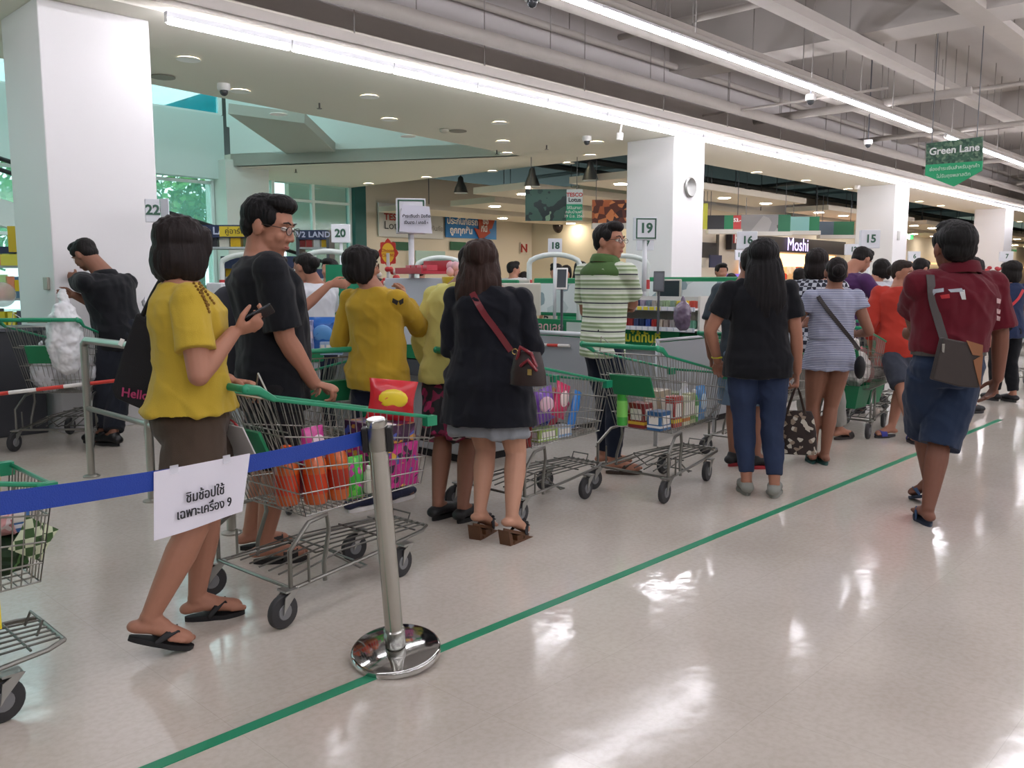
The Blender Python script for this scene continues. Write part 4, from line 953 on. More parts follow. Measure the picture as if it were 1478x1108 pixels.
# trolley D
for i,(x,y,c_,lab,cc_) in enumerate([(-.2,-.08,'#e0e0e0','white bottle at the rear','#c0c8d0'),(-.1,.02,'#c84040','red bottle in the middle','#e8d0c0'),(.05,-.06,'#e0d048','yellow bottle at the near side','#d0a020')]):
    bottle(inc(CD,x,y,.455), .045,.24, gl(c_), '%s of the trolley pushed by the long-haired woman'%lab, '#e0e0e0', cc_)
for i,(dx,dy) in enumerate(((0,0),(.09,.03))):
    a = inc(CD,-.26+dx,-.12+dy,.50); thing('white_roll', Geo().tube([a, a+V((.16,-.02,.24))], .012, 10), mat('#e4e4e2',.5), ['slanting white roll nearer the handle','slanting white roll farther from the handle'][i]+' of the trolley pushed by the long-haired woman', 'roll')
pouch(inc(CD,-.12,-.1,.47), .12,.20,.05, gl('#c87a90'), 'dusty pink bag behind the slanting white rolls', pc='#e8c8d0')
# trolley E greens
pouch(inc(CE,.36,-.06,.465), .24,.13,.12, patches('leaves',30,[(0,'#1f3a1c'),(.4,'#2c5a26'),(.7,'#18301a'),(.9,'#5a8a4a')],.7), 'dark green bag of leafy vegetables in the trolley at the left edge', rz=.3, name='vegetable_bag', cat='vegetable bag')
pouch(inc(CE,.20,-.04,.465), .24,.14,.14, patches('leaves2',34,[(0,'#1f3a1c'),(.4,'#2c5a26'),(.7,'#18301a'),(.9,'#4a7a3a')],.7), 'second bag of dark leafy vegetables nearer the left picture edge', rz=-.3, name='vegetable_bag', cat='vegetable bag')
m_, nt, b, v = nodes('gingham_green',.8); vm = nd(nt,'ShaderNodeTexChecker',Scale=34.0); vm.inputs[1].default_value = lin('#3c5a30'); vm.inputs[2].default_value = lin('#c8d0b0'); nt.links.new(v, vm.inputs[0]); nt.links.new(vm.outputs[0], b.inputs['Base Color'])
pouch(inc(CE,.43,-.14,.54), .12,.11,.02, m_, 'green and white checked cloth at the front corner of the left-edge trolley', rz=.2, roll=.6, name='checked_cloth', cat='cloth')
pouch(inc(CE,.33,-.08,.60), .20,.10,.08, patches('pink_meat',40,[(0,'#d8a0a0'),(.5,'#c07a80'),(.8,'#e8d8d8')],.3), 'pink meat tray in clear film above the greens', name='meat_pack', cat='food pack')
carton('small_box', inc(CE,.42,-.04,.60), (.10,.07,.10), gl('#5080c0'), 'small blue and white packet in the left-edge trolley', panel='#e8e8f0')
pouch(inc(CE,.36,.06,.62), .16,.26,.07, gl('#d8a81c'), 'tall yellow bag with a dark picture in the left-edge trolley', pc='#3a2a20', rz=-.7)
carton('yellow_crate', inc(CE,.16,-.04,.30), (.36,.30,.10), gl('#e0c81c'), 'yellow crate on the lower tray of the left-edge trolley','crate')
# carrier bags in trolley F and in the packer's hands
def carrier(c, r, h, m, label, seed=0, ears=True, name='plastic_bag', cat='plastic bag', sq=1):
    c = V(c); g = Geo(); g.ell(c+V((0,0,h*.42)), (r,r*sq,h*.44), None, 22, 14)
    g.tube([c+V((0,0,h*.6)), c+V((.01,0,h*.85)), c+V((0,.0,h*1.0))],[r*.62,r*.30,r*.14],14)
    if ears:
        for s in (-1,1): g.tube([c+V((s*.02,0,h*.92)), c+V((s*r*.35,.0,h*1.12)), c+V((s*r*.2,0,h*1.22))],[.02,.028,.008],8,True,((0,1,0),.5))
    f = lambda p: .022*r/.13*(noise.noise(p*16+V((seed,0,0)))+.7*abs(noise.noise(p*30)))
    me = remesh(g, .009, 1, f); base = c.copy(); me.transform(Matrix.Translation(-base))
    o = bpy.data.objects.new(name, me); COL.objects.link(o); o.location = base; me.materials.append(m); return props(o, label, cat)
PLB = mat('#d6d6da',.35,alpha=.93,coat=.3)
carrier(inc(CF,-.14,.10,.46), .13,.34, PLB, 'stuffed white carrier bag at the left rear of the packing man trolley', 1)
carrier(inc(CF,-.12,-.12,.46), .12,.33, PLB, 'stuffed white carrier bag at the right rear of the packing man trolley', 2)
carrier(inc(CF,.16,.02,.46), .14,.36, PLB, 'white carrier bag in the far front of the packing man trolley', 3)
carrier(V((at(96,520,6.75).x,at(96,520,6.75).y,.62)), .13,.66, mat('#dcdcde',.35,alpha=.97,coat=.3), 'tall translucent white bag being filled in the packing man hands', 4, False)
carrier(at(216,475,7.6)-V((0,0,.22)), .12,.42, PLB, 'pinkish white carrier bag standing right of the packing man', 5)
# child and hand baskets with trolley H
for i,(dx,dy,dz) in enumerate(((-.15,0,.235),(.20,.0,.235))):
    c = inc(CH,dx,dy,dz); g = Geo()
    def lp(z,a,b_): return [c+V((sx*a*.5,sy*b_*.5,z)) for sx,sy in ((-1,-1),(1,-1),(1,1),(-1,1))]
    g.rings([lp(0,.24,.24),lp(.20,.30,.32),lp(.205,.31,.33),lp(.20,.285,.305),lp(.01,.22,.22)])
    thing('hand_basket', g, mat('#167a50',.45), ['green plastic hand basket on the rear half of the tray, right of the striped dress','green plastic hand basket on the front half of the tray, right of the striped dress'][i], 'basket', 'green hand baskets')
carrier(inc(CH,-.10,-.04,.46), .12,.36, mat('#cfcac6',.4,alpha=.95), 'pale carrier bag full of groceries near the handle of the trolley with hand baskets', 7)
carrier(inc(CH,.12,-.02,.45), .11,.28, mat('#b8767a',.4), 'pink and white carrier bag at the front of the trolley with hand baskets', 8)
bottle(inc(CH,.0,.10,.46), .04,.26, gl('#d8c840'), 'yellow bottle in the trolley with hand baskets', '#d0d0d0','#c8a020')
kid = person('child with short black hair and red shirt sitting in the trolley on the right', 8.63, 1.12, (1287,1286,1284), yaw=10, sex='f', legs=False, vox=.009, zp=.52, zn=.84, zh=.965, headk=1.4, head=(10,0,0), sk='c', face=False)
hair(kid,'short','#0f0c0c'); top(kid, FAB('#c03034'), hem=-.1, inf=.014, sleeve=.7, seed=20)
# ================= props carried =================
# red strap handbag
F = W4; nrm = [ -FW*.0 ]
def strap_on(Tr, px, w, m, label, fall, parent=None, name='strap', t=.004, off=.008):
    pts = [hit(Tr,x,y,off,fall) for x,y in px]
    out = []
    for i in range(len(pts)-1):
        for q in np.linspace(0,1,5)[:-1]:
            x = px[i][0]+(px[i+1][0]-px[i][0])*q; y = px[i][1]+(px[i+1][1]-px[i][1])*q
            out.append(hit(Tr,x,y,off) or pts[i].lerp(pts[i+1],q))
    out.append(pts[-1])
    for _ in range(2): out = [out[0]]+[(out[i-1]+out[i]*2+out[i+1])/4 for i in range(1,len(out)-1)]+[out[-1]]
    return ribbon(out, w, t, [-FW-V((0,0,.0))]*len(out)), out
Tc = bvh(W4.top)
bagroot = empty('handbag', V((at(765,560,4.35).x,at(765,560,4.35).y,at(765,560,4.35).z)), 'small dark brown handbag with a red crossbody strap on the black cardigan', 'handbag')
g, o_ = strap_on(Tc, [(682,424),(700,455),(718,478),(737,507)], .032, None, None, 4.4); obj('strap', g, mat('#6a1420',.35,coat=.4), bagroot)
bc = at(762,532,4.28); r_, f_, u_ = frame(20); R = Rm(r_,f_,u_)
L = []
for z,w_,d_ in ((-.085,.085,.03),(-.08,.10,.05),(-.02,.095,.055),(.05,.078,.035),(.085,.066,.014)):
    L.append([bc+R@V((w_*math.cos(t)*(1 if abs(math.cos(t))<.9 else .98),d_*math.sin(t),z)) for t in np.linspace(0,2*math.pi,20,endpoint=False)])
obj('bag_body', Geo().rings(L), mat('#2e211f',.45,var=.3,vscale=60), bagroot, smooth='auto')
obj('bag_handle', Geo().tube([bc+R@V((-.05,-.02,.05)),bc+R@V((-.03,-.03,.11)),bc+R@V((.03,-.04,.08)),bc+R@V((.055,-.04,.02))],.010,8,True), mat('#7a1a26',.3,coat=.5), bagroot, smooth=True)
obj('bag_handle', Geo().tube([bc+R@V((-.02,-.05,.02)),bc+R@V((.02,-.06,.05)),bc+R@V((.06,-.05,.0))],.009,8,True), mat('#7a1a26',.3,coat=.5), bagroot, smooth=True)
obj('clasp', Geo().box(bc+R@V((.03,-.058,-.01)),(.022,.012,.03),R).tube([bc+R@V((-.065+.014*math.cos(t),-.012,.085+.014*math.sin(t))) for t in np.linspace(0,6.28,14)],.003,6), mat('#c8b070',.25,1), bagroot)
# tote bag
tc_ = W5.arms[1][2]+V((0,0,-.09)); R = Rm(*frame(15))
tb = empty('tote_bag', tc_+V((0,0,-.50)), 'dark brown tote bag with white leaf pattern hanging from a hand beside blue jeans', 'tote bag')
TM = patches('tote_print', 42, [(0,'#2c211d'),(.50,'#b9b2a4'),(.66,'#2c211d'),(.80,'#8a7a6a'),(.92,'#241a18')], .8)
L = []
for z,w_,d_ in ((-.44,.135,.05),(-.43,.14,.06),(-.3,.13,.055),(-.2,.11,.035),(-.165,.095,.02)):
    L.append([tc_+R@V((w_*math.copysign(abs(math.cos(t))**.6,math.cos(t)),d_*math.sin(t),z)) for t in np.linspace(0,2*math.pi,24,endpoint=False)])
obj('bag_body', Geo().rings(L), TM, tb, smooth='auto')
for s in (-1,1): obj('bag_handle', Geo().tube([tc_+R@V((-.055,s*.02,-.18)),tc_+R@V((-.02,s*.01,-.05)),tc_+R@V((0,s*.006,.0)),tc_+R@V((.02,s*.01,-.05)),tc_+R@V((.055,s*.02,-.18))],.009,8,True,((0,1,0),.5)), mat('#3a2a22',.6), tb, smooth=True)
# crossbody on striped dress
s_ = empty('crossbody_bag', at(1240,525,6.2), 'small black crossbody bag with a dark strap across the striped dress', 'bag')
g,_ = strap_on(T2, [(1181,428),(1196,449),(1212,470),(1228,490),(1240,505)], .028, None, None, 6.2); obj('strap', g, mat('#241c1c',.5), s_)
obj('bag_body', Geo().ell(at(1241,530,6.16),(.045,.03,.085),Rm(*frame(60)),16,10), mat('#15161a',.5), s_, smooth=True)
# man in red: strap, bag, print
s_ = empty('shoulder_bag', at(1388,525,4.6), 'dark brown shoulder bag with tan flap on the man in red', 'bag')
g,_ = strap_on(T3, [(1341,398),(1346,430),(1354,462),(1362,490),(1368,512)], .045, None, None, 4.6, off=.010); obj('strap', g, mat('#3a3331',.5), s_)
D_ = 4.55
def slab_px(px, D, t, dd=None): 
    p = [at(x,y,D+(dd[i] if dd else 0)) for i,(x,y) in enumerate(px)]; n = len(p)
    return Geo().add(p+[q+FW*t for q in p],[tuple(range(n)),tuple(range(2*n-1,n-1,-1))]+[(j,(j+1)%n,(j+1)%n+n,j+n) for j in range(n)])
obj('bag_body', slab_px([(1362,487),(1418,498),(1414,560),(1385,558),(1347,548)],D_,.05), mat('#332a27',.5,var=.15,vscale=20), s_, bevel=.008)
obj('tan_patch', slab_px([(1395,491),(1419,498),(1418,514),(1404,512)],D_-.006,.004), mat('#8a5a38',.5), s_)
obj('tan_patch', slab_px([(1405,520),(1419,512),(1415,560),(1411,545)],D_-.006,.004), mat('#8a5a38',.5), s_)
obj('buckle', slab_px([(1360,496),(1364,496),(1363,509),(1360,508)],D_-.008,.006), CHROME, s_)
def print_px(T, px, m, parent, name='print', off=.003):
    p = []; n = len(px)
    for i in range(n):
        a, b_ = px[i], px[(i+1)%n]
        for q in (0,.5): p.append(hit(T,a[0]+(b_[0]-a[0])*q,a[1]+(b_[1]-a[1])*q,off))
    p = [x for x in p if x]
    c = sum(p, V((0,0,0)))/len(p); cc = hit(T, sum(x for x,_ in px)/n, sum(y for _,y in px)/n, off) or c
    g = Geo().add([cc]+p, [(0,i+1,(i+1)%len(p)+1) for i in range(len(p))]); return obj(name, g, m, parent)
SIL = mat('#9aa0a8',.5); 
print_px(T3,[(1346,418),(1362,416),(1362,421),(1350,423),(1348,426),(1345,425)],SIL,M3.top)
print_px(T3,[(1368,418),(1388,416),(1391,421),(1372,422)],SIL,M3.top)
print_px(T3,[(1384,420),(1392,418),(1394,432),(1388,432)],mat('#c8c8c8',.5),M3.top)
print_px(T3,[(1357,426),(1370,424),(1371,430),(1359,431)],mat('#b02028',.5),M3.top)
for y in (430,445,455): print_px(T3,[(1438,y),(1444,y+2),(1443,y+8),(1438,y+7)],mat('#c8a8a8',.6),M3.top)
# butterfly on the mustard sleeve
T5 = bvh(W2.top)
for px in ([(567,430),(575,434),(573,440),(566,436)],[(575,434),(582,430),(582,437),(577,440)]): 
    try: print_px(T5,px,mat('#2a2622',.8),W2.top)
    except Exception: pass
# red strap on the navy shirt
T6 = bvh(W9.top)
g,_ = strap_on(T6,[(1476,418),(1470,430),(1460,440),(1452,446)],.03,None,None,9.4); thing('bag_strap', g, mat('#c02a34',.5), 'red crossbody strap on the navy shirt at the right edge', 'strap')
# black bag with pink letters hanging from the shoulder of the woman in yellow
R = Rm(*frame(0)); D_ = 3.5
hb = empty('black_tote', at(190,560,D_), 'black cloth bag with pink letters hanging behind the woman in yellow T-shirt', 'bag')
obj('bag_body', slab_px([(196,450),(212,462),(218,500),(225,585),(205,592),(165,575),(160,560),(178,500)],D_,.05), mat('#17161a',.8,bump=.2), hb, bevel=.012)
text('Hello', .052, mat('#b03a68',.7), at(195,569,D_-.004), RT*1+V((0,0,-.16)), (0,0,1), hb, bold=.001)
for q_ in (206,214): obj('bag_strap', Geo().tube([at(q_,455,D_+.02),at(q_+14,425,D_),at(q_+26,404,D_-.05)],.010,8,True), mat('#17161a',.8), hb, smooth=True)
obj('care_tag', slab_px([(174,488),(180,490),(176,500),(170,497)],D_-.006,.002), WHITE, hb)
# grey backpack behind the man in black
obj('backpack', remesh(Geo().ell(at(332,480,4.35),(.09,.12,.24),Rm(*frame(70)),18,12).ell(at(330,500,4.35),(.07,.09,.12),Rm(*frame(70)),14,9),.01,2,folds(.006)), mat('#3a3d46',.8), None, 'dark grey backpack seen between the woman in yellow and the man in black T-shirt', 'backpack')
# ================= barrier, rails, floor tape =================
a = G(218,1108); y_t = G(640,935).y
tg = Geo().box(((-1+9)/2+.2, y_t, .0015),(10.2,.045,.003)); thing('floor_tape', tg, mat('#1f8a64',.4), 'straight green tape stuck along the floor in front of the queue', 'tape')
b0 = G(572,952,.0); tp = at(542,608,2.80); tp.z = .895
ax = (tp-b0).normalized(); ax = (ax+V((0,0,1))*0).normalized()
x_ = (RT-ax*RT.dot(ax)).normalized(); y_ = ax.cross(x_); R = Matrix((x_,y_,ax)).transposed()
lift = .160*math.sin(math.acos(min(1,ax.z)))*1.0
b1 = b0+V((0,0,lift*.9))
st = empty('barrier_post', b0, 'chrome retractable belt barrier post on a round base in the foreground', 'barrier post')
obj('base', Geo().lathe([(0,0),(.155,0),(.16,.005),(.16,.020),(.157,.025),(.150,.028),(.036,.034),(0,.034)], b1, 48, R), mat('#c4c4c2',.08,1), st, smooth='auto')
obj('collar', Geo().lathe([(.036,.038),(.038,.042),(.038,.10),(.033,.105)], b1, 24, R), CHROME, st, smooth='auto')
obj('pole', Geo().lathe([(0,.03),(.032,.03),(.032,.875),(0,.875)], b1, 32, R), mat('#b4b2ab',.22,1), st, smooth='auto')
obj('head', Geo().lathe([(.033,.78),(.0345,.78),(.0345,.862),(.033,.862)], b1, 28, R), mat('#9a9892',.3,1), st, smooth='auto')
obj('cap', Geo().lathe([(.033,.875),(.0345,.872),(.034,.882),(.030,.886),(0,.887)], b1, 28, R), CHROME, st, smooth='auto')
for s in (-1,1): obj('belt_clip', Geo().box(b1+R@V((s*.040,0,.815)),(.022,.035,.085),R), mat('#141518',.5), st, bevel=.004)
e1 = b1+R@V((-.05,0,.82)); e0 = at(-120,742,1.52)
L = []; N = 30
for i in range(N+1):
    q = i/N; p = e1.lerp(e0,q)-V((0,0,.0)); p.z -= .03*4*q*(1-q)*.6
    L.append(p)
bl = Geo()
d_ = (e0-e1).normalized(); n_ = V((0,0,1)).cross(d_).normalized()
for i in range(N):
    bl.quad(L[i]+V((0,0,.025)),L[i+1]+V((0,0,.025)),L[i+1]-V((0,0,.025)),L[i]-V((0,0,.025)))
blm = bl.mesh()
thing('barrier_belt', Geo().rings([[p+V((0,0,.024))+n_*.001,p-V((0,0,.024))+n_*.001,p-V((0,0,.024))-n_*.001,p+V((0,0,.024))-n_*.001] for p in L]), mat('#123c9c',.6,bump=.3,bscale=300), 'blue webbing belt stretched from the barrier post to the left edge', 'belt')
# paper notice folded over the belt
def onbelt(px, py):      # point in the vertical plane of the belt, a few mm in front
    r = ray(px,py); nn = n_ if n_.dot(r) < 0 else -n_
    p0 = e1+nn*.004; t = (p0-EYE).dot(nn)/r.dot(nn); return EYE+r*t
A,B,C_,D2 = onbelt(222,681), onbelt(361,654), onbelt(351,738), onbelt(221,780)
nn = n_ if n_.dot(ray(300,700)) < 0 else -n_
g = Geo(); L2 = []
for i in range(13):
    u = i/12; tp_ = A.lerp(B,u); bt = D2.lerp(C_,u); L2.append([tp_.lerp(bt,v)+nn*(.006*math.sin(u*5)*v+.003*v) for v in np.linspace(0,1,9)])
vs = [p for c in L2 for p in c]; fs = [(i*9+j,(i+1)*9+j,(i+1)*9+j+1,i*9+j+1) for i in range(12) for j in range(8)]
pn = thing('paper_notice', Geo().add(vs+[v-nn*.0006 for v in vs], fs+[tuple(k+len(vs) for k in f)[::-1] for f in fs]), mat('#dedce6',.7), 'white paper notice with printed Thai text taped to the blue belt', 'notice')
xd = (B-A).normalized()
text('ชิมช้อปใช้', .036, mat('#26262c',.8), onbelt(292,712)+nn*.012, xd, (0,0,1), pn, bold=.0001, sx=1)
text('เฉพาะเครื่อง 9', .034, mat('#26262c',.8), onbelt(291,733)+nn*.012, xd, (0,0,1), pn, bold=.0001)
for q in (.18,.72):
    p = A.lerp(B,q)-V((0,0,.006)); obj('clear_tape', Geo().quad(p+nn*.003-xd*.014+V((0,0,.014)),p+nn*.003+xd*.014+V((0,0,.014)),p+nn*.003+xd*.014-V((0,0,.008)),p+nn*.003-xd*.014-V((0,0,.008))), mat('#e4e6ee',.15,alpha=.6), pn)
# stainless rail
X_ = 2.21; ys = (6.15,5.18,4.2)
rl = empty('handrail', (X_,5.2,0), 'stainless steel two-bar queue rail running behind the woman in yellow T-shirt', 'rail')
for y in ys:
    pz = .93
    p_ = obj('post', Geo().tube([(X_,y,0),(X_,y,pz)], .025, 16), STEEL, rl, smooth='auto'); obj('floor_flange', Geo().lathe([(0,0),(.055,0),(.055,.008),(.03,.02),(0,.02)],(X_,y,0),20), STEEL, p_, smooth='auto')
obj('top_bar', Geo().tube([(X_,6.15,.92),(X_,6.10,.95),(X_,4.22,.95),(X_,4.2,.92)], .025, 14, True), STEEL, rl, smooth=True)
obj('lower_bar', Geo().tube([(X_,6.15,.48),(X_,4.2,.48)], .018, 12), STEEL, rl, smooth=True)
def rwbar(a, b_, n, label, r=.013, grp=None):
    a = V(a); b_ = V(b_); ro = empty('striped_barrier', a, label, 'barrier', grp)
    for i in range(n): obj('band', Geo().tube([a.lerp(b_,i/n),a.lerp(b_,(i+1)/n)],r,10), mat('#c8382c' if i%2 else '#dedad6',.5), ro, smooth='auto')
rwbar(at(-70,576,5.6), at(168,549,5.95), 6, 'red and white barrier arm crossing in front of the packing man trolley')
rwbar(onX(775,497,5.50), onX(822,499,5.50), 3, 'short red and white barrier arm by the grey gate of lane 19')
# ================= checkouts =================
PAN = mat('#a9adb1',.5); PAN2 = mat('#8d9196',.5)
def counter(x0, x1, y0, y1, label, h=.86, side='#a9adb1', group=None):
    c = empty('checkout_counter', ((x0+x1)/2,(y0+y1)/2,0), label, 'checkout counter', group)
    def o(n,g,m,p=c,**k): return obj(n,g,m,p,**k)
    o('body', Geo().box(((x0+x1)/2,(y0+y1)/2,.06+(h-.16)/2),(x1-x0-.04,y1-y0-.04,h-.16)), mat(side,.5), bevel=.01)
    o('plinth', Geo().box(((x0+x1)/2,(y0+y1)/2,.04),(x1-x0-.10,y1-y0-.1,.08)), BLACK)
    o('top_trim', Geo().box(((x0+x1)/2,(y0+y1)/2,h-.05),(x1-x0,y1-y0,.10)), GREEN, bevel=.01)
    o('belt', Geo().box(((x0+x1)/2,y0+(y1-y0)*.36,h+.004),(x1-x0-.16,(y1-y0)*.62,.012)), mat('#26282b',.6))
    o('scanner_plate', Geo().box(((x0+x1)/2,y0+(y1-y0)*.75,h+.006),(x1-x0-.2,.4,.014)), STEEL)
    for x in (x0+.02,x1-.02): o('edge_rail', Geo().tube([(x,y0+.05,h+.03),(x,y1-.05,h+.03)],.014,8), STEEL, smooth=True)
    return c
def monitor(p, rz, label, w_=.34, h_=.27, screen='#30343a', group=None, stand=.25):
    p = V(p); R = Matrix.Rotation(rz,3,'Z'); c = empty('monitor', p, label, 'monitor', group)
    obj('stand', Geo().tube([p,p+V((0,0,stand))],.016,8).lathe([(0,0),(.09,0),(.09,.012),(0,.012)],p,16), WHITE, c, smooth='auto')
    q = p+V((0,0,stand+h_/2-.03)); obj('casing', Geo().box(q,(.05,w_,h_),R), mat('#b8b6aa',.5), c, bevel=.01)
    obj('screen', Geo().box(q+R@V((-.027,0,0)),(.004,w_-.04,h_-.04),R), mat(screen,.2), c)
    return c
def screenwall(x, y0, y1, z0, z1, label, group=None):
    c = empty('cashier_screen', (x,(y0+y1)/2,z0), label, 'partition', group)
    g = Geo()
    obj('frame', Geo().box((x,(y0+y1)/2,(z0+z1)/2),(.04,y1-y0,z1-z0)), GREEN, c, bevel=.015)
    obj('poster', Geo().box((x-.023,(y0+y1)/2,(z0+z1)/2-.01),(.006,y1-y0-.10,z1-z0-.10)), patches('notice_print',7,[(0,'#d8dcdc'),(.75,'#c0c8c8'),(.9,'#8a9aa0')],.4), c)
    return c
CN = [counter(2.95,3.6,5.35,6.7,'checkout counter with blue bag on it behind the man in black T-shirt'),
 counter(4.25,4.95,4.5,8.2,'checkout counter with the tall white board on its side'),
 counter(5.9,6.5,4.85,8.2,'checkout counter with the red lettered banner behind the grey gate'),
 counter(6.92,7.65,4.22,8.2,'checkout counter with the sweets display, right of the man in striped polo'),
 counter(9.3,9.95,4.6,8.0,'checkout counter under the lane 16 sign'),
 counter(12.5,13.2,4.9,7.8,'grey checkout counter in front of the third column'),
 counter(16.2,16.9,5.0,7.8,'far checkout counter beyond the woman in orange'),
 counter(20.5,21.2,4.6,7.8,'farthest checkout counter at the right')]
# tall white board
bd = empty('white_board', (4.2,4.9,.62), 'large plain white board standing on the counter side behind the mustard top', 'board')
obj('panel', Geo().box((4.18,4.9,1.12),(.05,.86,.50)), mat('#c9ccd8',.5), bd, bevel=.006)
obj('base_strip', Geo().box((4.18,4.9,.82),(.06,.90,.10)), GREEN, bd)
obj('base_strip', Geo().box((4.18,4.9,.70),(.05,.90,.12)), DGREY, bd)
tr = thing('display_tray', Geo().box((4.22,4.95,1.41),(.28,.30,.02)).box((4.36,4.95,1.45),(.015,.30,.10)).box((4.08,4.95,1.425),(.012,.30,.04)), mat('#b83040',.35), 'red plastic display tray on top of the white board', 'tray')
for i in range(4): thing('candy_box', Geo().box((4.2,4.85+.065*i,1.445),(.10,.05,.04)), gl(['#c04050','#d85a6a','#b03040','#c85060'][i]), ['leftmost','second','third','rightmost'][3-i]+' small red packet in the red display tray', 'packet')
for i in range(9):
    a = i*.7; p = at(650+ (i%5)*7, 392-(i//5)*8, 6.2+.05*(i%3)); thing('lollipop', Geo().ell(p,(.03,.03,.035),None,12,8).tube([p,p-V((0,0,.10))],.003,6), mat('#d8a8b0',.35), 'pale pink round sweet in the yellow rimmed jar by the white board', 'lollipop', 'pink round sweets by the white board', smooth='auto')
p = at(662,404,6.15); thing('candy_jar', Geo().lathe([(0,-.09),(.10,-.09),(.115,-.02),(.12,.02),(.118,.022)],p,24), mat('#d8b830',.35), 'yellow rimmed jar of pink sweets beside the white board','jar')
p = at(560,365,7.0); cl_ = empty('sweets_stand', V((p.x,p.y,.9)), 'red and yellow flower-shaped lollipop stand behind the woman in mustard', 'display stand')
g = Geo(); fpt = []
for j in range(32):
    a = 2*math.pi*j/32; r_ = .075*(1+.12*math.cos(8*a)); fpt.append(p+RT*r_*math.cos(a)+V((0,0,.105/.075*r_*math.sin(a))))
obj('flower_sign', Geo().add(fpt+[q+FW*.012 for q in fpt],[tuple(range(32)),tuple(range(63,31,-1))]+[(j,(j+1)%32,(j+1)%32+32,j+32) for j in range(32)]), mat('#c03024',.5), cl_)
obj('flower_centre', Geo().add([p-FW*.004+RT*.052*math.cos(t)+V((0,0,.08*math.sin(t))) for t in np.linspace(0,6.283,24,endpoint=False)],[tuple(range(24))]), mat('#e8b828',.5), cl_)
text('Choose', .034, mat('#b02418',.6), p-FW*.007+V((0,0,.02)), RT, parent=cl_); text('City 90', .034, mat('#b02418',.6), p-FW*.007-V((0,0,.02)), RT, parent=cl_)
obj('pole', Geo().tube([V((p.x,p.y,.9)),p],.015,8), mat('#c8c8c8',.4), cl_)
for i in range(16):
    q = p+RT*(.07*math.sin(i*2.4))*1.1-V((0,0,.13+.022*(i%8)))-FW*.05*math.cos(i*2.4); obj('lollipop_head', Geo().ell(q,(.022,.022,.022),None,10,7), mat(['#b8282c','#d8d0c8','#c84038'][i%3],.35), cl_, smooth=True)
# goods on counter 22
p = at(465,470,5.75); z_ = .87
def onc(px, D): q = at(px,405,D); q.z = z_; return q
pouch(onc(466,5.75), .23,.24,.10, gl('#2a6cc0'), 'large blue bag standing on the counter behind the man in black T-shirt', rz=AZ-1.57, pc='#5a9ad8')
pouch(onc(489,5.9), .18,.23,.09, gl('#2a62b0'), 'second blue bag partly behind the mustard top', rz=AZ-1.57)
for i in range(2): carton('milk_carton', onc(436+9*i,5.7), (.045,.045,.22), patches('lilac_print',30,[(0,'#b8b8d8'),(.5,'#8a90b8'),(.8,'#d8c8d8')],.4), ['left','right'][i]+' tall lilac carton beside the blue bag', 'carton', rz=AZ, group=None)
for i in range(4): carton('milk_carton', onc(464+8*i,5.6), (.036,.036,.085), gl('#a8c0e0'), 'small white and blue carton in front of the blue bag', 'carton', rz=AZ, group='small cartons before the blue bag', panel='#3a6ab0')
# banner on counter 20 and 19
bn = thing('counter_banner', Geo().box((5.90,5.15,.93),(.03,.75,.15)), GREEN, 'green banner with red Thai letters on the counter behind the grey gate', 'banner')
text('! โหลดเลย', .12, mat('#e0b8bc',.5), (5.875,5.22,.93), (0,-1,0), parent=bn, bold=.001)
obj('banner_picture', Geo().box((5.88,4.86,.925),(.006,.17,.12)), mat('#b8c8c0',.5), bn)
b2 = thing('counter_banner', Geo().box((6.90,4.78,.80),(.03,.72,.20)), GREEN, 'green banner with yellow Thai letters below the sweets display', 'banner')
text('แต้มได้ทันที', .125, mat('#d0d040',.5), (6.875,4.90,.80), (0,-1,0), parent=b2, bold=.004)
# sweets display shelves
ds = empty('sweets_display', (6.95,4.75,.88), 'white two-tier shelf of sweets with a row of price tickets on the counter', 'display shelf')
for z in (.90,1.09): 
    s1 = obj('shelf', Geo().box((6.93,4.70,z),(.26,1.0,.015)), WHITE, ds)
    obj('ticket_rail', Geo().box((6.795,4.70,z),(.010,1.0,.04)), mat('#c8ccd8',.5), s1)
    for i in range(14): obj('price_ticket', Geo().box((6.788,4.245+.07*i,z),(.004,.05,.032)), mat('#d8c83a' if (z>1 and 4<i<11) else '#e6e6ea',.5), s1)
obj('back_panel', Geo().box((7.07,4.70,1.02),(.02,1.0,.36)), mat('#b8b8b4',.5), ds)
for y in (4.19,5.21): obj('side_panel', Geo().box((6.96,y,1.02),(.22,.02,.38)), mat('#d2d0c8',.5), ds)
cl2 = [['#c84a3a','#d8c040','#d8c040','#8aa090','#a0b890','#9aa890','#b0a8a0','#7a8a98','#a89ab0','#3a3f60','#5a80b0','#c84a58','#803848','#b85060'],['#70a890','#a8384a','#3a70a0','#b0a8a8','#a89890','#c8b8a8','#b03030','#3a50a0','#2c3860','#48507a','#b03a3a','#c84848','#a0a8b0','#8a5a70']]
ORD = ['first','second','third','fourth','fifth','sixth','seventh','eighth','ninth','tenth','eleventh','twelfth','thirteenth','fourteenth']
def cname(h):
    import colorsys
    r,g_,b_ = [int(h[i:i+2],16)/255 for i in (1,3,5)]; hh,s_,v_ = colorsys.rgb_to_hsv(r,g_,b_)
    if s_ < .15: return 'grey'
    for lim,nm_ in ((.04,'red'),(.11,'orange'),(.19,'yellow'),(.45,'green'),(.52,'teal'),(.72,'blue'),(.85,'purple'),(.95,'pink'),(1.1,'red')):
        if hh < lim: return ('dark ' if v_ < .5 else '')+nm_
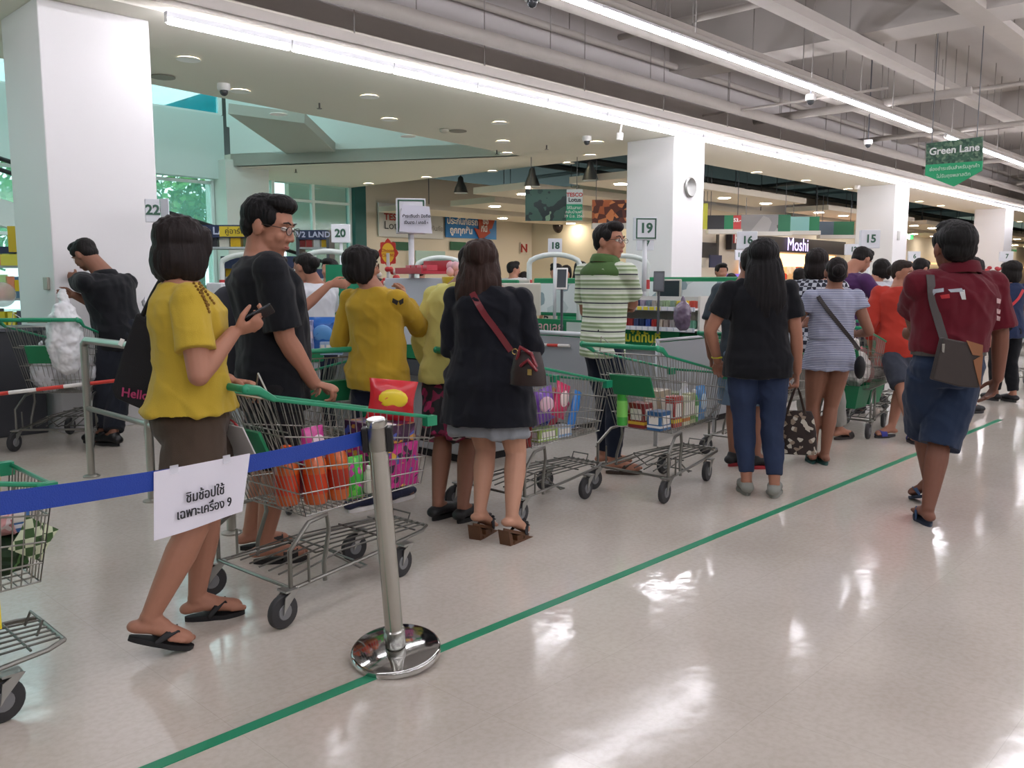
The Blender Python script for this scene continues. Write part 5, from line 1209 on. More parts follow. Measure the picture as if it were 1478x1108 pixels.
for t_,z in enumerate((1.10,.91)):
    for i in range(14):
        y = 4.25+.068*i; g = Geo(); d_ = (.07,.055,.075 if t_ else .065)
        for k_ in range(3):
            g.box((6.85+.001*k_,y-.018+.018*k_,z+d_[2]/2+.003*(k_%2)),(.07,.013,d_[2]))
        thing('sweets_packet', g, gl(cl2[t_][i]), '%s packets, %s from the right end of the %s sweets shelf' % (cname(cl2[t_][i]), ORD[i], ['lower','upper'][1-t_]), 'packets', 'sweets on the %s display shelf' % ['upper','lower'][t_], smooth=None)
pk = at(985,452,7.55); carrier(pk-V((0,0,.15)), .075,.30, mat('#6a5a70',.25,alpha=.9,coat=.5), 'purple goods in a clear plastic bag hanging at the display', 9, False)
thing('counter_box', Geo().box((7.25,4.3,.99),(.5,.25,.25)), mat('#cfcabe',.5), 'cream box end of the display, right side', 'box')
carrier(V((6.6,4.1,.30)), .13,.42, mat('#0f6a50',.6), 'dark green cloth bag leaning at the counter end', 11)
# grey gate of lane 19
gt = empty('lane_gate', (5.6,4.25,0), 'grey panel gate in a steel tube frame left of the man in striped polo', 'gate')
obj('post', Geo().tube([(5.52,4.25,0),(5.52,4.25,.90)],.028,14), STEEL, gt, smooth=True); obj('flange', Geo().lathe([(0,0),(.06,0),(.06,.01),(.03,.02),(0,.02)],(5.52,4.25,0),18), STEEL, gt, smooth='auto')
obj('tube_frame', Geo().tube([(5.52,4.30,.1),(5.52,4.30,.86),(5.52,4.36,.91),(5.52,5.2,.91)],.02,10), STEELP, gt, smooth=True)
obj('gate_panel', Geo().box((5.53,4.75,.55),(.02,.84,.66)), mat('#9fa3a8',.45), gt)
g2 = empty('lane_gate', (4.1,4.25,0), 'grey panel of the lane side seen behind the trolley with green plate', 'gate')
obj('gate_panel', Geo().box((6.3,3.95,.55),(.9,.02,.6)), mat('#a4a8ac',.45), g2); obj('tube_frame', Geo().tube([(5.84,3.95,0),(5.84,3.95,.87),(6.76,3.95,.87),(6.76,3.95,0)],.018,10), STEELP, g2, smooth=True)
# monitors, card terminals, partitions
monitor(at(752,470,7.9)*1, AZ+.5, 'cream cashier monitor seen from behind, right of the black cardigan', .4,.30, '#b8b6a8', stand=.12)
monitor((6.3,6.0,.86), AZ-.3, 'cream cashier monitor beside the striped polo', .34,.28,'#b8b8b0')
monitor((7.3,5.5,.9), AZ, 'cream monitor above the sweets display', .30,.24,'#b0aea2', stand=.30)
monitor((9.7,6.4,.88), AZ-.5, 'dark screen monitor behind the long-haired woman')
monitor((12.9,6.4,.88), AZ, 'small far monitor in the lane 15 checkout')
for (px,py,D,l) in ((811,402,7.6,'tilted white-framed card screen right of the lane 18 pole'),(951,406,8.0,'tilted dark customer screen above the sweets display'),(1082,412,9.5,'customer screen beside the long-haired woman shoulder')):
    c = at(px,py,D); R = Rm(*frame(14,-12)); t_ = thing('customer_screen', Geo().box(c,(.10,.02,.19),R), WHITE if px < 900 else DGREY, l, 'screen', bevel=.004)
    obj('glass', Geo().box(c+R@V((0,-.012,0)),(.08,.003,.16),R), mat('#3a4048',.2), t_); obj('arm', Geo().tube([c-V((0,0,.08)),V((c.x,c.y,.86))],.012,8), DGREY, t_)
screenwall(5.95,5.6,7.2,.9,1.36,'green framed partition with white notices behind lane 18 pole')
screenwall(7.5,5.5,6.8,.95,1.38,'green framed partition left of the second column')
screenwall(9.95,5.3,7.0,.95,1.40,'green framed partition right of the second column')
screenwall(3.9,6.4,7.8,.7,1.30,'green partition behind the cashier')
for i,(px,py,D,z1,l) in enumerate(((357,408,9.0,1.62,'white anti-theft arch with red bands between the first two shoppers'),(474,400,8.6,1.64,'white anti-theft arch with red bands behind the cashier'),(636,400,9.5,1.60,'white anti-theft arch behind the red tray'),(800,395,9.0,1.62,'white anti-theft arch left of lane 18 pole'),(900,385,9.5,1.62,'white anti-theft arch just right of the striped polo'))):
    c = at(px,py,D); c.z = 0; a = empty('anti_theft_arch', c, l, 'security gate'); w_ = .26
    pts = [c+RT*(w_*math.copysign(min(1,abs(math.cos(t))*1.25),math.cos(t)))+V((0,0,z1-.18+.18*math.sin(t))) for t in np.linspace(math.pi,0,14)]
    obj('frame', Geo().tube([c-RT*w_]+pts+[c+RT*w_],.028,10), mat('#cfd8d4',.4), a, smooth=True)
    for s in (-1,1): obj('red_band', Geo().tube([c+RT*s*w_+V((0,0,z1-.36)),c+RT*s*w_+V((0,0,z1-.26))],.032,10), mat('#b8383a',.4), a)
# packing desk at the left
pd = empty('packing_desk', (2.2,8.4,0), 'dark grey packing desk behind the packing man and his trolley', 'desk')
obj('body', Geo().box((2.35,8.5,.46),(.55,.5,.92)), mat('#3c3d42',.5), pd, bevel=.01); obj('top', Geo().box((2.35,8.5,.93),(.62,.56,.03)), mat('#55575e',.4), pd)
ct = empty('checkout_counter', (1.5,8.0,0), 'grey metal checkout counter with green top at the left edge', 'checkout counter')
obj('body', Geo().box((1.5,8.0,.36),(1.0,1.0,.70)), PAN, ct); obj('top_trim', Geo().box((1.5,8.0,.78),(1.04,1.04,.16)), GREEN, ct)
sw = onX(67,409,COLY*.333-.012); thing('wall_socket', Geo().box(sw,(.025,.11,.11)), mat('#a49e92',.5), 'small beige switch box on the left face of the nearest column', 'switch box', bevel=.006)
# ---------- lane number signs ----------
def lane_sign(px, py, D, num, w_, h_, label, yaw=0, pole=True, zb=.85, framed=False, d=.07, tx=.6):
    c = at(px,py,D); r_, f_, u_ = frame(yaw); R = Rm(r_,f_,u_)
    s = empty('lane_sign', V((c.x,c.y,zb if pole else c.z-h_/2)), label, 'sign')
    obj('sign_box', Geo().box(c,(w_,d,h_),R), mat('#dadce2',.5), s, bevel=.004)
    if framed:
        g = Geo(); e = .012
        for a in (-1,1):
            g.box(c+R@V((a*(w_/2-.016),-d/2-.002,0)),(e,.004,h_-.02),R); g.box(c+R@V((0,-d/2-.002,a*(h_/2-.016))),(w_-.02,.004,e),R)
        obj('green_border', g, mat('#2c5a46',.5), s)
    text(num, h_*tx, mat('#2c5a46',.5), c+R@V((0,-d/2-.004,-.0)), r_, parent=s, bold=.004)
    if pole: obj('pole', Geo().tube([V((c.x,c.y,zb)),c-V((0,0,h_/2))],.022 if D < 9 else .018,10), mat('#d8dade',.5), s, smooth=True)
    return s
s = lane_sign(220,304,7.8,'22',.12,.20,'white lane 22 sign fixed to the right edge of the nearest column',-25,False,framed=False,d=.10)
obj('paper_flap', Geo().box(at(238,304,7.75),(.10,.01,.21),Rm(*frame(28))), mat('#d0d2da',.6), s)
lane_sign(492,337,9.6,'20',.20,.20,'white lane 20 sign on a pole behind the woman in mustard top',0,zb=0,tx=.6)
s = lane_sign(593,312,6.6,'21',.22,.26,'lane sign with green frame half covered by a hanging Thai notice',-10,zb=.9,framed=True)
nt_ = at(602,316,6.42); ntc = thing('paper_notice', Geo().add([at(580,295,6.45),at(620,298,6.45),at(624,337,6.42),at(576,334,6.42)]+[at(580,295,6.45)+FW*.002,at(620,298,6.45)+FW*.002,at(624,337,6.42)+FW*.002,at(576,334,6.42)+FW*.002],[(0,1,2,3),(7,6,5,4),(0,4,5,1),(1,5,6,2),(2,6,7,3),(3,7,4,0)]), mat('#d4d4e2',.6), 'white paper notice with two Thai lines hanging over the lane 21 sign', 'notice')
text('ชำระเงินด่า มือถือ', .030, mat('#30303a',.7), at(601,312,6.40), RT, parent=ntc, bold=.001); text('เงินสด / เครดิต', .030, mat('#30303a',.7), at(601,321,6.40), RT, parent=ntc, bold=.001)
lane_sign(801,355,9.4,'18',.15,.16,'white lane 18 sign on a thin pole left of the striped polo',0,zb=.9)
s = lane_sign(931,330,8.0,'19',.21,.205,'white lane 19 sign with green frame in front of the second column',-8,zb=1.25,framed=True)
lane_sign(931,352,8.9,'17',.17,.13,'lane 17 sign directly below the lane 19 sign',0,zb=1.0)
lane_sign(1078,347,9.8,'16',.22,.20,'white lane 16 sign left of the long-haired woman head',5,zb=0)
lane_sign(1255,345,10.6,'15',.23,.22,'white lane 15 sign in front of the third column',0,zb=0)
lane_sign(1231,360,14.5,'12',.26,.18,'pale lane 12 sign left of lane 15 sign',0,zb=0)
s = lane_sign(1068,368,15.5,'10',.18,.18,'small lit lane 10 sign under the lane 16 sign',0,zb=0)
lane_sign(1319,370,19,'6',.26,.22,'small lane 6 sign left of the man in red polo',0,zb=0)
lane_sign(1452,370,19,'7',.28,.22,'small lane 7 sign at the right edge',0,zb=0)
# green lane sign
X0 = 12.9; q = lambda x,y,dx=0: onX(x,y,X0+dx)
pl = [q(1337,207),q(1418,197),q(1417,246),q(1376,269),q(1335,253)]
gs = empty('hanging_sign', onX(1377,231,X0), 'hanging green pointed sign reading Green Lane at upper right', 'sign')
def plate(pts, t, m, name, parent, n=None):
    n_ = len(pts); nn = V((1,0,0)) if n is None else n
    return obj(name, Geo().add(pts+[p+nn*t for p in pts],[tuple(range(n_)),tuple(range(2*n_-1,n_-1,-1))]+[(j,(j+1)%n_,(j+1)%n_+n_,j+n_) for j in range(n_)]), m, parent)
plate([q(1337,207),q(1418,197),q(1418,232),q(1336,238)], .03, patches('foliage_print',30,[(0,'#3a5a48'),(.4,'#55705a'),(.7,'#2c4a3c'),(.9,'#6a8068')],.7), 'picture_panel', gs)
plate([q(1336,238),q(1418,232),q(1417,246),q(1376,269),q(1335,253)], .03, mat('#1f9a66',.6), 'green_panel', gs)
text('Green Lane', .135, mat('#d8dcd8',.5), q(1377,216,-.01), (0,-1,0), parent=gs, bold=.003)
text('ช่องชำระเงินสำหรับลูกค้า', .066, mat('#c8e0d0',.5), q(1377,242,-.01), (0,-1,0), parent=gs); text('ไม่รับถุงพลาสติก', .066, mat('#c8e0d0',.5), q(1376,253,-.01), (0,-1,0), parent=gs)
for x,y in ((1345,206),(1410,198)): a = q(x,y); obj('hanging_wire', Geo().tube([a,V((a.x,a.y,5.4))],.006,6), DGREY, gs)
# clock on the second column
cc = onY(996,270,COLY-.02); ck = empty('wall_clock', cc, 'round silver wall clock on the second column', 'clock')
Ry = Matrix.Rotation(math.pi/2,3,'X')
obj('rim', Geo().lathe([(.14,-.02),(.165,-.01),(.17,.02),(.15,.035),(.142,.03)],cc,32,Ry), mat('#9a9a96',.3,.8), ck, smooth='auto'); obj('face', Geo().lathe([(0,.015),(.15,.015),(.15,-.02),(0,-.02)],cc,32,Ry), mat('#d2d2ce',.4), ck)
for a,l in ((1.0,.08),(3.4,.11)): obj('hand', Geo().tube([cc-V((0,.02,0)),cc+V((l*math.sin(a),-.02,l*math.cos(a)))],.005,6), BLACK, ck)
for j in range(12): a = j*math.pi/6; obj('hour_mark', Geo().box(cc+V((.12*math.sin(a),-.018,.12*math.cos(a))),(.008,.004,.018)), BLACK, ck)
thing('thermostat', Geo().box(onY(1297,340,COLY-.02),(.12,.03,.22)), mat('#b8b6b2',.5), 'small grey box on the right face of the third column', 'wall box')
# ================= far shops =================
BW = 20.0
for o_ in list(bpy.data.objects):
    if o_.name == 'wall_back': bpy.data.objects.remove(o_)
obj('wall_back', Geo().box((20,BW+.1,2.2),(15,.2,4.4)), CREAM, kind='structure')
obj('wall_shops', Geo().box((44,14.15,2.2),(44,.3,4.4)), mat('#cfc8bc',.8), kind='structure')
obj('wall_shops_side', Geo().box((22.0,17,2.2),(.2,6,4.4)), mat('#d8ccb4',.8), kind='structure')
def onwall(px, py, Y=BW-.02): return onY(px,py,Y)
def wplate(x0,y0,x1,y1,Y,m,name,parent=None,t=.04,**k):
    a = onY((x0+x1)/2,(y0+y1)/2,Y); xa = onY(x0,(y0+y1)/2,Y).x; xb = onY(x1,(y0+y1)/2,Y).x; za = onY((x0+x1)/2,y0,Y).z; zb = onY((x0+x1)/2,y1,Y).z
    g = Geo().box(((xa+xb)/2,Y,(za+zb)/2),(abs(xb-xa),t,abs(za-zb)))
    if parent is None: return thing(name,g,m,k['label'],k['cat'],k.get('group'),None)
    return obj(name,g,m,parent)
ws = wplate(546,296,639,343,BW-.08,mat('#c8c8c4',.5),'wall_sign',label='grey shop sign with a red and black name behind the lane 21 sign',cat='sign')
text('TESCO', .26, mat('#b03a34',.5), onwall(572,314,BW-.12), (1,0,0), parent=ws, bold=.006, sx=1.1); text('Lotus', .32, mat('#3a3a3a',.5), onwall(570,326,BW-.12), (1,0,0), parent=ws, bold=.0, sx=1.1); text('ประกันภัย', .2, mat('#5a5a58',.5), onwall(626,330,BW-.12), (1,0,0), parent=ws)
bs = wplate(643,306,716,344,BW-.08,mat('#1f7ac0',.4,var=.2,vscale=.8),'wall_sign',label='blue sign with white Thai letters and a red arrow on the back wall',cat='sign')
text('ประกันภัยรถ', .27, WHITE, onwall(668,320,BW-.12), (1,0,0), parent=bs, bold=.008); text('ถูกทุกชั้น', .27, WHITE, onwall(666,333,BW-.12), (1,0,0), parent=bs, bold=.008)
ap = [onwall(x,y,BW-.16) for x,y in ((691,308),(716,313),(710,330),(706,331),(708,336),(694,347),(685,329),(692,331))]
plate(ap, .04, mat('#a8402c',.5), 'arrow', bs, V((0,1,0))); text('ซื้อ', .24, WHITE, onwall(701,320,BW-.18),(1,0,0),parent=bs,bold=.006); text('ที่นี่', .24, WHITE, onwall(699,331,BW-.18),(1,0,0),parent=bs,bold=.006)
for x0,l in ((567,'small green wall sign behind the lane 21 pole'),(650,'small green wall sign below the blue sign'),(809,'small green wall sign right of the lane 18 sign')): wplate(x0,349,x0+22,361,BW-.06,mat('#1f5a3e',.5),'wall_sign',label=l,cat='sign')
wplate(600,362,642,378,BW-.5,mat('#9ab4ac',.5),'curved_fascia',label='pale green curved shop panel behind the red tray',cat='panel')
wplate(668,362,690,412,BW-.05,mat('#5a3c2c',.6),'wood_panel',label='brown wooden panel on the back wall beside the wavy brown hair',cat='panel')
n_ = wplate(751,350,762,366,BW-.05,mat('#d8cfc0',.6),'wall_notice',label='white notice with a red mark on the cream back wall',cat='notice')
obj('red_mark', Geo().tube([onwall(753,364,BW-.1),onwall(753,353,BW-.1),onwall(760,363,BW-.1),onwall(760,352,BW-.1)],.035,6), mat('#b03a30',.6), n_)
wplate(770,370,790,382,BW-.05,patches('pictures',3,[(0,'#b8aa98'),(.5,'#6a5a50'),(.8,'#d8cab8')],.6),'wall_pictures',label='row of small framed pictures on the cream back wall',cat='pictures')
wplate(797,364,832,420,BW-.04,mat('#2c2420',.6),'dark_doorway',label='dark doorway behind the lane 18 sign pole',cat='doorway')
dm = onwall(807,326,BW-1.2); thing('dome_mirror', Geo().ell(dm,(.24,.2,.24),None,20,12), mat('#2a1e1c',.15), 'dark round dome hanging before the cream back wall','dome')
# shop with lit name
sh = empty('shop', onY(1160,400,14.0), 'brightly lit shop with glowing white letters on a dark fascia', 'shop')
def part_plate(name,x0,y0,x1,y1,Y,m,t=.06,par=None): return wplate(x0,y0,x1,y1,Y,m,name,par or sh,t)
part_plate('fascia',1052,343,1217,364,13.85,mat('#1c1720',.4),.2)
text('Moshi', .62, mat('#c8b4f4',.5,emit=2.2), onY(1152,354,13.7), (1,0,0), parent=sh, bold=.0, sx=1.1)
text('Moshi', .62, mat('#c8b4f4',.5,emit=2.2), onY(1098,356,13.7), (1,0,0), parent=sh, bold=.0, sx=1.1)
part_plate('interior_glow',1068,366,1203,424,13.95,mat('#f0c08a',.6,emit=2.6),.05)
SHELF = patches('shop_goods',5,[(0,'#d8a870'),(.3,'#f0d8b0'),(.5,'#8a5038'),(.62,'#e8b880'),(.78,'#c04a38'),(.88,'#f8e8d0')],.5)
for i in range(7):
    x = 1072+i*19; pr = part_plate('goods_shelf',x,385,x+13,424,13.7,SHELF,.3)
part_plate('side_panel',1205,366,1217,424,13.8,mat('#b8a890',.6))
wplate(1012,350,1034,372,13.9,mat('#1a1a1c',.5),'dark_window',label='black window on the wall right of the second column',cat='window panel')
wplate(1034,338,1037,378,13.9,mat('#3a3632',.5),'wall_strip',label='thin dark vertical strip right of the second column',cat='strip')
hs = wplate(1059,336,1068,351,13.4,mat('#b02a30',.5),'wall_sign',label='red sign with a white letter H above the lane 16 sign',cat='sign'); text('H', .42, WHITE, onY(1064,344,13.3), (1,0,0), parent=hs, bold=.01)
wplate(1013,372,1018,386,13.4,mat('#c8c4bc',.5),'poster',label='small pale poster beside the second column',cat='poster'); wplate(1024,368,1041,386,12.8,mat('#2c3050',.5),'poster',label='dark blue poster above the young man in black',cat='poster')
thing('purple_counter_sign', Geo().box(at(1068,399,15),(.5,.06,.09),Rm(*frame(0))), mat('#6a50a0',.5,emit=1.5), 'small glowing purple strip below the lane 10 sign', 'light strip')
# right part: one stop shop, exit signs
osx = onY(1442,350,13.9); o1 = wplate(1421,339,1467,359,13.9,mat('#b8bcae',.5),'wall_sign',label='pale shop sign reading one stop at the right edge',cat='sign')
wplate(1414,338,1421,361,13.85,GREEN,'side_band',o1); wplate(1421,358,1467,361,13.85,GREEN,'bottom_band',o1)
text('one', .55, mat('#1f7a58',.5), onY(1450,345,13.7), (1,0,0), parent=o1, bold=.01, sx=1.3); text('stop', .40, mat('#1f7a58',.5), onY(1450,353,13.7), (1,0,0), parent=o1, sx=1.3)
obj('logo_mark', Geo().tube([onY(1434+3.2*math.cos(t),351+4*math.sin(t),13.7) for t in np.linspace(0,6.28,14)],.05,6).tube([onY(1429,343,13.7),onY(1436,347,13.7)],.06,6), mat('#1f7a58',.5), o1)
for (px,py,Y,l) in ((1312,341,13.5,'green lit exit sign beside the third column'),(874,327,18.5,'green lit exit sign left of the second column')):
    e = wplate(px-6,py-4,px+6,py+4,Y,mat('#2c9a58',.4,emit=1.0),'exit_sign',label=l,cat='exit sign'); c = onY(px,py,Y-.05)
    obj('running_figure', Geo().ell(c+V((.05,0,.12)),(.04,.01,.04),None,8,6).tube([c+V((.03,0,.07)),c+V((-.02,0,-.02))],.025,6).tube([c+V((-.02,0,-.02)),c+V((.06,0,-.08)),c+V((.03,0,-.14))],.016,6).tube([c+V((-.02,0,-.02)),c+V((-.09,0,-.10))],.016,6).box(c+V((-.2,0,0)),(.08,.01,.2)), mat('#e8f8e8',.5,emit=1.5), e)
wplate(1300,347,1308,361,13.5,mat('#a8283a',.5),'wall_sign',label='small red wall sign under the right exit sign',cat='sign')
thing('warm_cove', Geo().box((52,13.8,2.15),(24,.2,.06)), mat('#f0c88a',.5,emit=1.2), 'long warm light strip along the far right wall', 'light strip')
p = at(1432,405,16); fl = empty('flower_arrangement', V((p.x,p.y,.9)), 'arrangement of red flowers on a far counter left of the navy shirt', 'flowers')
rnd = random.Random(3)
thing('far_counter', Geo().box((p.x,p.y,.45),(1.6,.6,.90)), mat('#c8c2b8',.5), 'pale far counter under the red flowers', 'counter')
obj('vase', Geo().lathe([(0,0),(.08,0),(.11,.12),(.06,.25),(.08,.3)],V((p.x,p.y,.9)),16), mat('#c8c0b8',.4), fl, smooth='auto')
for i in range(22):
    a = rnd.uniform(0,6.28); r_ = rnd.uniform(.05,.3); z = 1.3+rnd.uniform(0,.35)-r_*.3; q_ = V((p.x+r_*math.cos(a),p.y+r_*math.sin(a),z)); s_ = obj('stem', Geo().tube([V((p.x,p.y,1.15)),q_],.008,5), mat('#5a5a3a',.6), fl); obj('blossom', Geo().ell(q_,(.045,.045,.035),None,8,6), mat('#b03a40',.6), s_, smooth=True)
# ---------- hanging banners ----------
def banner(px0,py0,px1,py1,D,cols,label,texts=(),rail=True,yaw=0):
    c = at((px0+px1)/2,(py0+py1)/2,D); W_ = (px1-px0)*D/1240; H_ = (py1-py0)*D/1240; r_,f_,u_ = frame(yaw); R = Rm(r_,f_,u_)
    b = empty('hanging_banner', c, label, 'banner'); x = -W_/2
    for fr,m in cols:
        w_ = W_*fr; obj('banner_panel', Geo().box(c+R@V((x+w_/2,0,0)),(w_,.04,H_),R), m, b); x += w_
    for t,sz,cx,cz,m in texts: text(t, sz*H_, m, c+R@V((cx*W_,-.03,cz*H_)), r_, parent=b, bold=.004)
    for s in (-1,1): a = c+R@V((s*W_*.4,0,H_/2)); obj('hanging_wire', Geo().tube([a,V((a.x,a.y,5.4))],.008,5), DGREY, b)
    if rail: obj('rail', Geo().box(c-V((0,0,H_/2+.05)),(W_,.3,.1),R), mat('#c8c4bc',.6), b)
    return b
JUN = patches('jungle_print',3.5,[(0,'#24403e'),(.35,'#3a5a50'),(.55,'#1c2e30'),(.72,'#7a9a80'),(.82,'#2a4a44'),(.93,'#c8d0b8')],.6,'NOISE')
TG = mat('#1f9a72',.6)
b = banner(759,274,840,318,17,[(.72,JUN),(.28,mat('#c8d2d0',.6))],'hanging poster with dark jungle picture and pale panel above the back wall',[('TESCO',.17,.36,.32,mat('#b04038',.5)),('Lotus',.18,.36,.16,mat('#3a3a3a',.5))],False)
c = at(829,306,16.9); obj('green_panel', Geo().box(c,(.31,.02,.30),Rm(*frame(0))), TG, b)
for i,t in enumerate(('ให้ในสาขา','กลับบ้านฟรี','19 มิ.ย. 2562')): text(t,.075,WHITE,at(829,300+i*6,16.85),RT,parent=b)
banner(855,289,911,322,17.5,[(1,patches('fried_food',9,[(0,'#5a2a1c'),(.4,'#a85a30'),(.6,'#c87a48'),(.8,'#3a1c18'),(.93,'#d8c8b0')],.6))],'hanging poster of fried food left of the second column')
banner(1015,294,1021,330,20,[(1,mat('#b8b838',.6))],'narrow yellow hanging banner right of the second column',(),False)
banner(1021,311,1069,331,20,[(.5,mat('#26262a',.6)),(.27,mat('#1f7a50',.6)),(.23,mat('#b83a38',.6))],'hanging banner with black, green and red panels',[('53.-',.35,.38,.15,WHITE)])
banner(1070,310,1140,334,21.5,[(.75,patches('grey_print',2.5,[(0,'#8a8888'),(.6,'#a09c9a'),(.8,'#5a4a4a'),(.92,'#b0a8a8')],.6)),(.25,mat('#1f6a48',.6))],'grey hanging banner with food pictures and green end panel')
banner(1141,313,1182,333,23,[(.65,mat('#8ac0bc',.6)),(.35,mat('#1f7a50',.6))],'pale teal hanging banner with a dark-haired figure')
c = at(1154,324,18.9); 
banner(1182,320,1232,339,25,[(.42,mat('#5a6a78',.6)),(.58,mat('#1f6a45',.6))],'hanging banner with landscape picture and dark green panel')
# ---------- left background stalls ----------
def stall(px, D, w_, z1, name_txt, label, cols, tm, fz=.28, yaw=0, shelf=3, n=6):
    c = at(px,405,D); c.z = 0; R = Rm(*frame(yaw)); s = empty('market_stall', c, label, 'stall')
    obj('frame', Geo().box(c+R@V((-w_/2,0,z1/2)),(.05,.5,z1),R).box(c+R@V((w_/2,0,z1/2)),(.05,.5,z1),R), DGREY, s)
    obj('fascia', Geo().box(c+R@V((0,-.1,z1-fz/2)),(w_,.3,fz),R), mat('#2a3050',.5), s)
    if name_txt: text(name_txt, fz*.82, mat('#b8b8d0',.5), c+R@V((w_*.04,-.26,z1-fz/2)), frame(yaw)[0], parent=s, bold=.004, spacing=1.1)
    rnd = random.Random(px)
    for k_ in range(shelf):
        z = .35+(z1-fz-.5)*k_/max(1,shelf-1)
        sf = obj('shelf', Geo().box(c+R@V((0,0,z)),(w_,.42,.03),R), PAN, s)
        for i in range(n):
            hh = rnd.uniform(.12,.28); obj('goods', Geo().box(c+R@V((-w_/2+w_*(i+.5)/n,-.1+rnd.uniform(-.05,.05),z+.015+hh/2)),(w_/n*.8,.18,hh),R), gl(rnd.choice(cols)), sf)
    return s
YC = ['#c8b028','#d8c83a','#a83830','#3a3a40','#c8a020','#5a6a50','#d0ccc0','#7a3028']
stall(322,13.0,1.45,2.16,'V2 LAND','dark blue fascia stall of yellow goods seen between the first two shoppers',YC,None,.18,n=8)
stall(457,16.0,.55,2.26,'V2 LAND','dark blue fascia stall right of the man in glasses',['#3a3a44','#b8b8b8','#8a3030','#c8a020'],None,.17,n=4)
stall(415,11.5,1.2,1.50,None,'low stall of red and yellow goods behind the cashier',['#a82c2c','#c8b828','#c83a30','#38343a','#e0e0e0'],None,.12,n=8)
stall(14,10.5,.95,1.75,None,'shelf of books and boxes with bright price cards left of the nearest column',['#e0d048','#b8d898','#e88a60','#5a7a9a','#c8b828','#4a4a5a'],None,.08,n=9,shelf=4)
stall(385,14.5,1.3,1.75,None,'yellow fronted stall of toys behind the man in glasses',YC,None,.2,n=7)
for (px,py,D,w_,h_,c_,l) in ((22,345,10.2,.16,.30,'#c8a828','yellow box with a dark shoe picture high on the left shelf'),(14,375,10.0,.20,.13,'#d8cc50','pale yellow price card on the left shelf'),(38,372,10.0,.10,.14,'#e0c81c','bright yellow card beside the nearest column'),(5,405,10.0,.10,.14,'#b8d898','pale green card on the left shelf'),(15,408,10.0,.09,.15,'#e08a68','orange card on the left shelf'),(32,412,10.0,.16,.13,'#d8b818','yellow and red price board on the left shelf')):
    o_ = thing('price_card', Geo().box(at(px,py,D),(w_,.02,h_),Rm(*frame(0))), mat(c_,.5), l, 'card')
for (px,py,w_,l) in ((341,334,.22,'yellow Thai price board on the arch between the first two shoppers'),):
    c = at(px,py,8.7); t_ = thing('price_board', Geo().box(c,(w_*1.5,.02,.10),Rm(*frame(0))), mat('#c8b42a',.5), l, 'board'); text('คู่อาร์ไม', .075, mat('#2a2a20',.6), c-FW*.015, RT, parent=t_)
t_ = thing('review_card', Geo().box(at(410,391,7.6),(.10,.01,.05),Rm(*frame(0))), WHITE, 'small white card reading Review beside the cashier', 'card'); text('Review', .028, BLACK, at(410,391,7.59), RT, parent=t_)
gr = thing('green_board', Geo().box(at(497,425,7.3),(.30,.03,.50),Rm(*frame(0))), GREENP, 'green board with round stickers beside the cashier', 'board')
for py in (423,446): obj('sticker', Geo().add([at(482,py,7.27)+RT*.032*math.cos(t)+V((0,0,.032*math.sin(t))) for t in np.linspace(0,6.28,18,endpoint=False)],[tuple(range(18))]), mat('#d8c8c0',.5), gr)
pr_ = at(318,420,7.2); thing('receipt_printer', Geo().box(pr_,(.16,.16,.14),Rm(*frame(20))).box(pr_-V((0,0,.14)),(.10,.10,.16),Rm(*frame(20))), mat('#d0d2d6',.4), 'white receipt printer on the counter between the first two shoppers', 'printer', bevel=.012)
thing('printer_pole', Geo().tube([V((pr_.x,pr_.y,.3)),pr_-V((0,0,.2))],.04,10), mat('#d0d2d6',.4), 'white pole under the receipt printer', 'pole')
thing('glass_bowl', Geo().ell(at(3,425,7.6),(.11,.11,.11),None,20,12), mat('#c8b8b0',.1,alpha=.55), 'round clear bowl of red sweets at the left edge', 'bowl', smooth='auto')
# escalator hand rails outside the lower glass
for i,(a,b_) in enumerate((((-40,216),(700,452)),((-40,232),(700,468)))):
    P0, P1 = onY(a[0],a[1],14.5), onY(b_[0],b_[1],14.5)
    thing('escalator_handrail', Geo().tube([P0,P1],.035,8), mat('#1c1e20',.5), ['upper','lower'][i]+' black escalator handrail descending behind the nearest column', 'handrail', smooth='auto')
P0, P1 = onY(-40,240,14.6), onY(245,330,14.6)
thing('escalator', Geo().quad(P0-V((0,0,.35)),P1-V((0,0,.35)),P1-V((0,0,.75)),P0-V((0,0,.75)),.2), mat('#c8d0cc',.6), 'pale side panel of the escalator at the left edge', 'escalator')
# trees outside
rnd = random.Random(5)
def tree(x,y,h,r,label):
    t = empty('tree', (x,y,0), label, 'tree', 'trees outside the glass front')
    obj('trunk', Geo().tube([(x,y,0),(x+.1,y,h*.5),(x,y,h*.8)],[.16,.12,.06],8), mat('#6a5a48',.9), t, smooth=True)
    g = Geo()
    for i in range(1500):
        a = rnd.uniform(0,6.28); b_ = math.acos(rnd.uniform(-1,1)); q_ = r*(rnd.random()**.45); c = V((x+q_*math.sin(b_)*math.cos(a),y+q_*math.sin(b_)*math.sin(a),h*.7+q_*.9*math.cos(b_)))
        u = V((rnd.uniform(-1,1),rnd.uniform(-1,1),rnd.uniform(-1,1))).normalized()*.13; v_ = u.orthogonal().normalized()*.08; g.add([c-u,c+v_,c+u,c-v_],[(0,1,2,3)])
    obj('foliage', g, mat('#7ab85a',.8,var=.3,vscale=2), t, kind=None)
for i,(x,y,h,r) in enumerate(((-3,22,5.0,2.4),(1.0,23,5.2,2.0),(5.4,21.5,4.2,1.7),(8.6,22.6,4.6,1.5),(10.6,21.4,4.4,1.5),(12.5,34,6,1.6),(-8,23,6,2.6))): tree(x,y,h,r,'leafy green tree outside the glass front')
obj('ground_outside', Geo().box((0,34,-.15),(60,30,.1)), mat('#a8a8a0',.9), kind='structure')
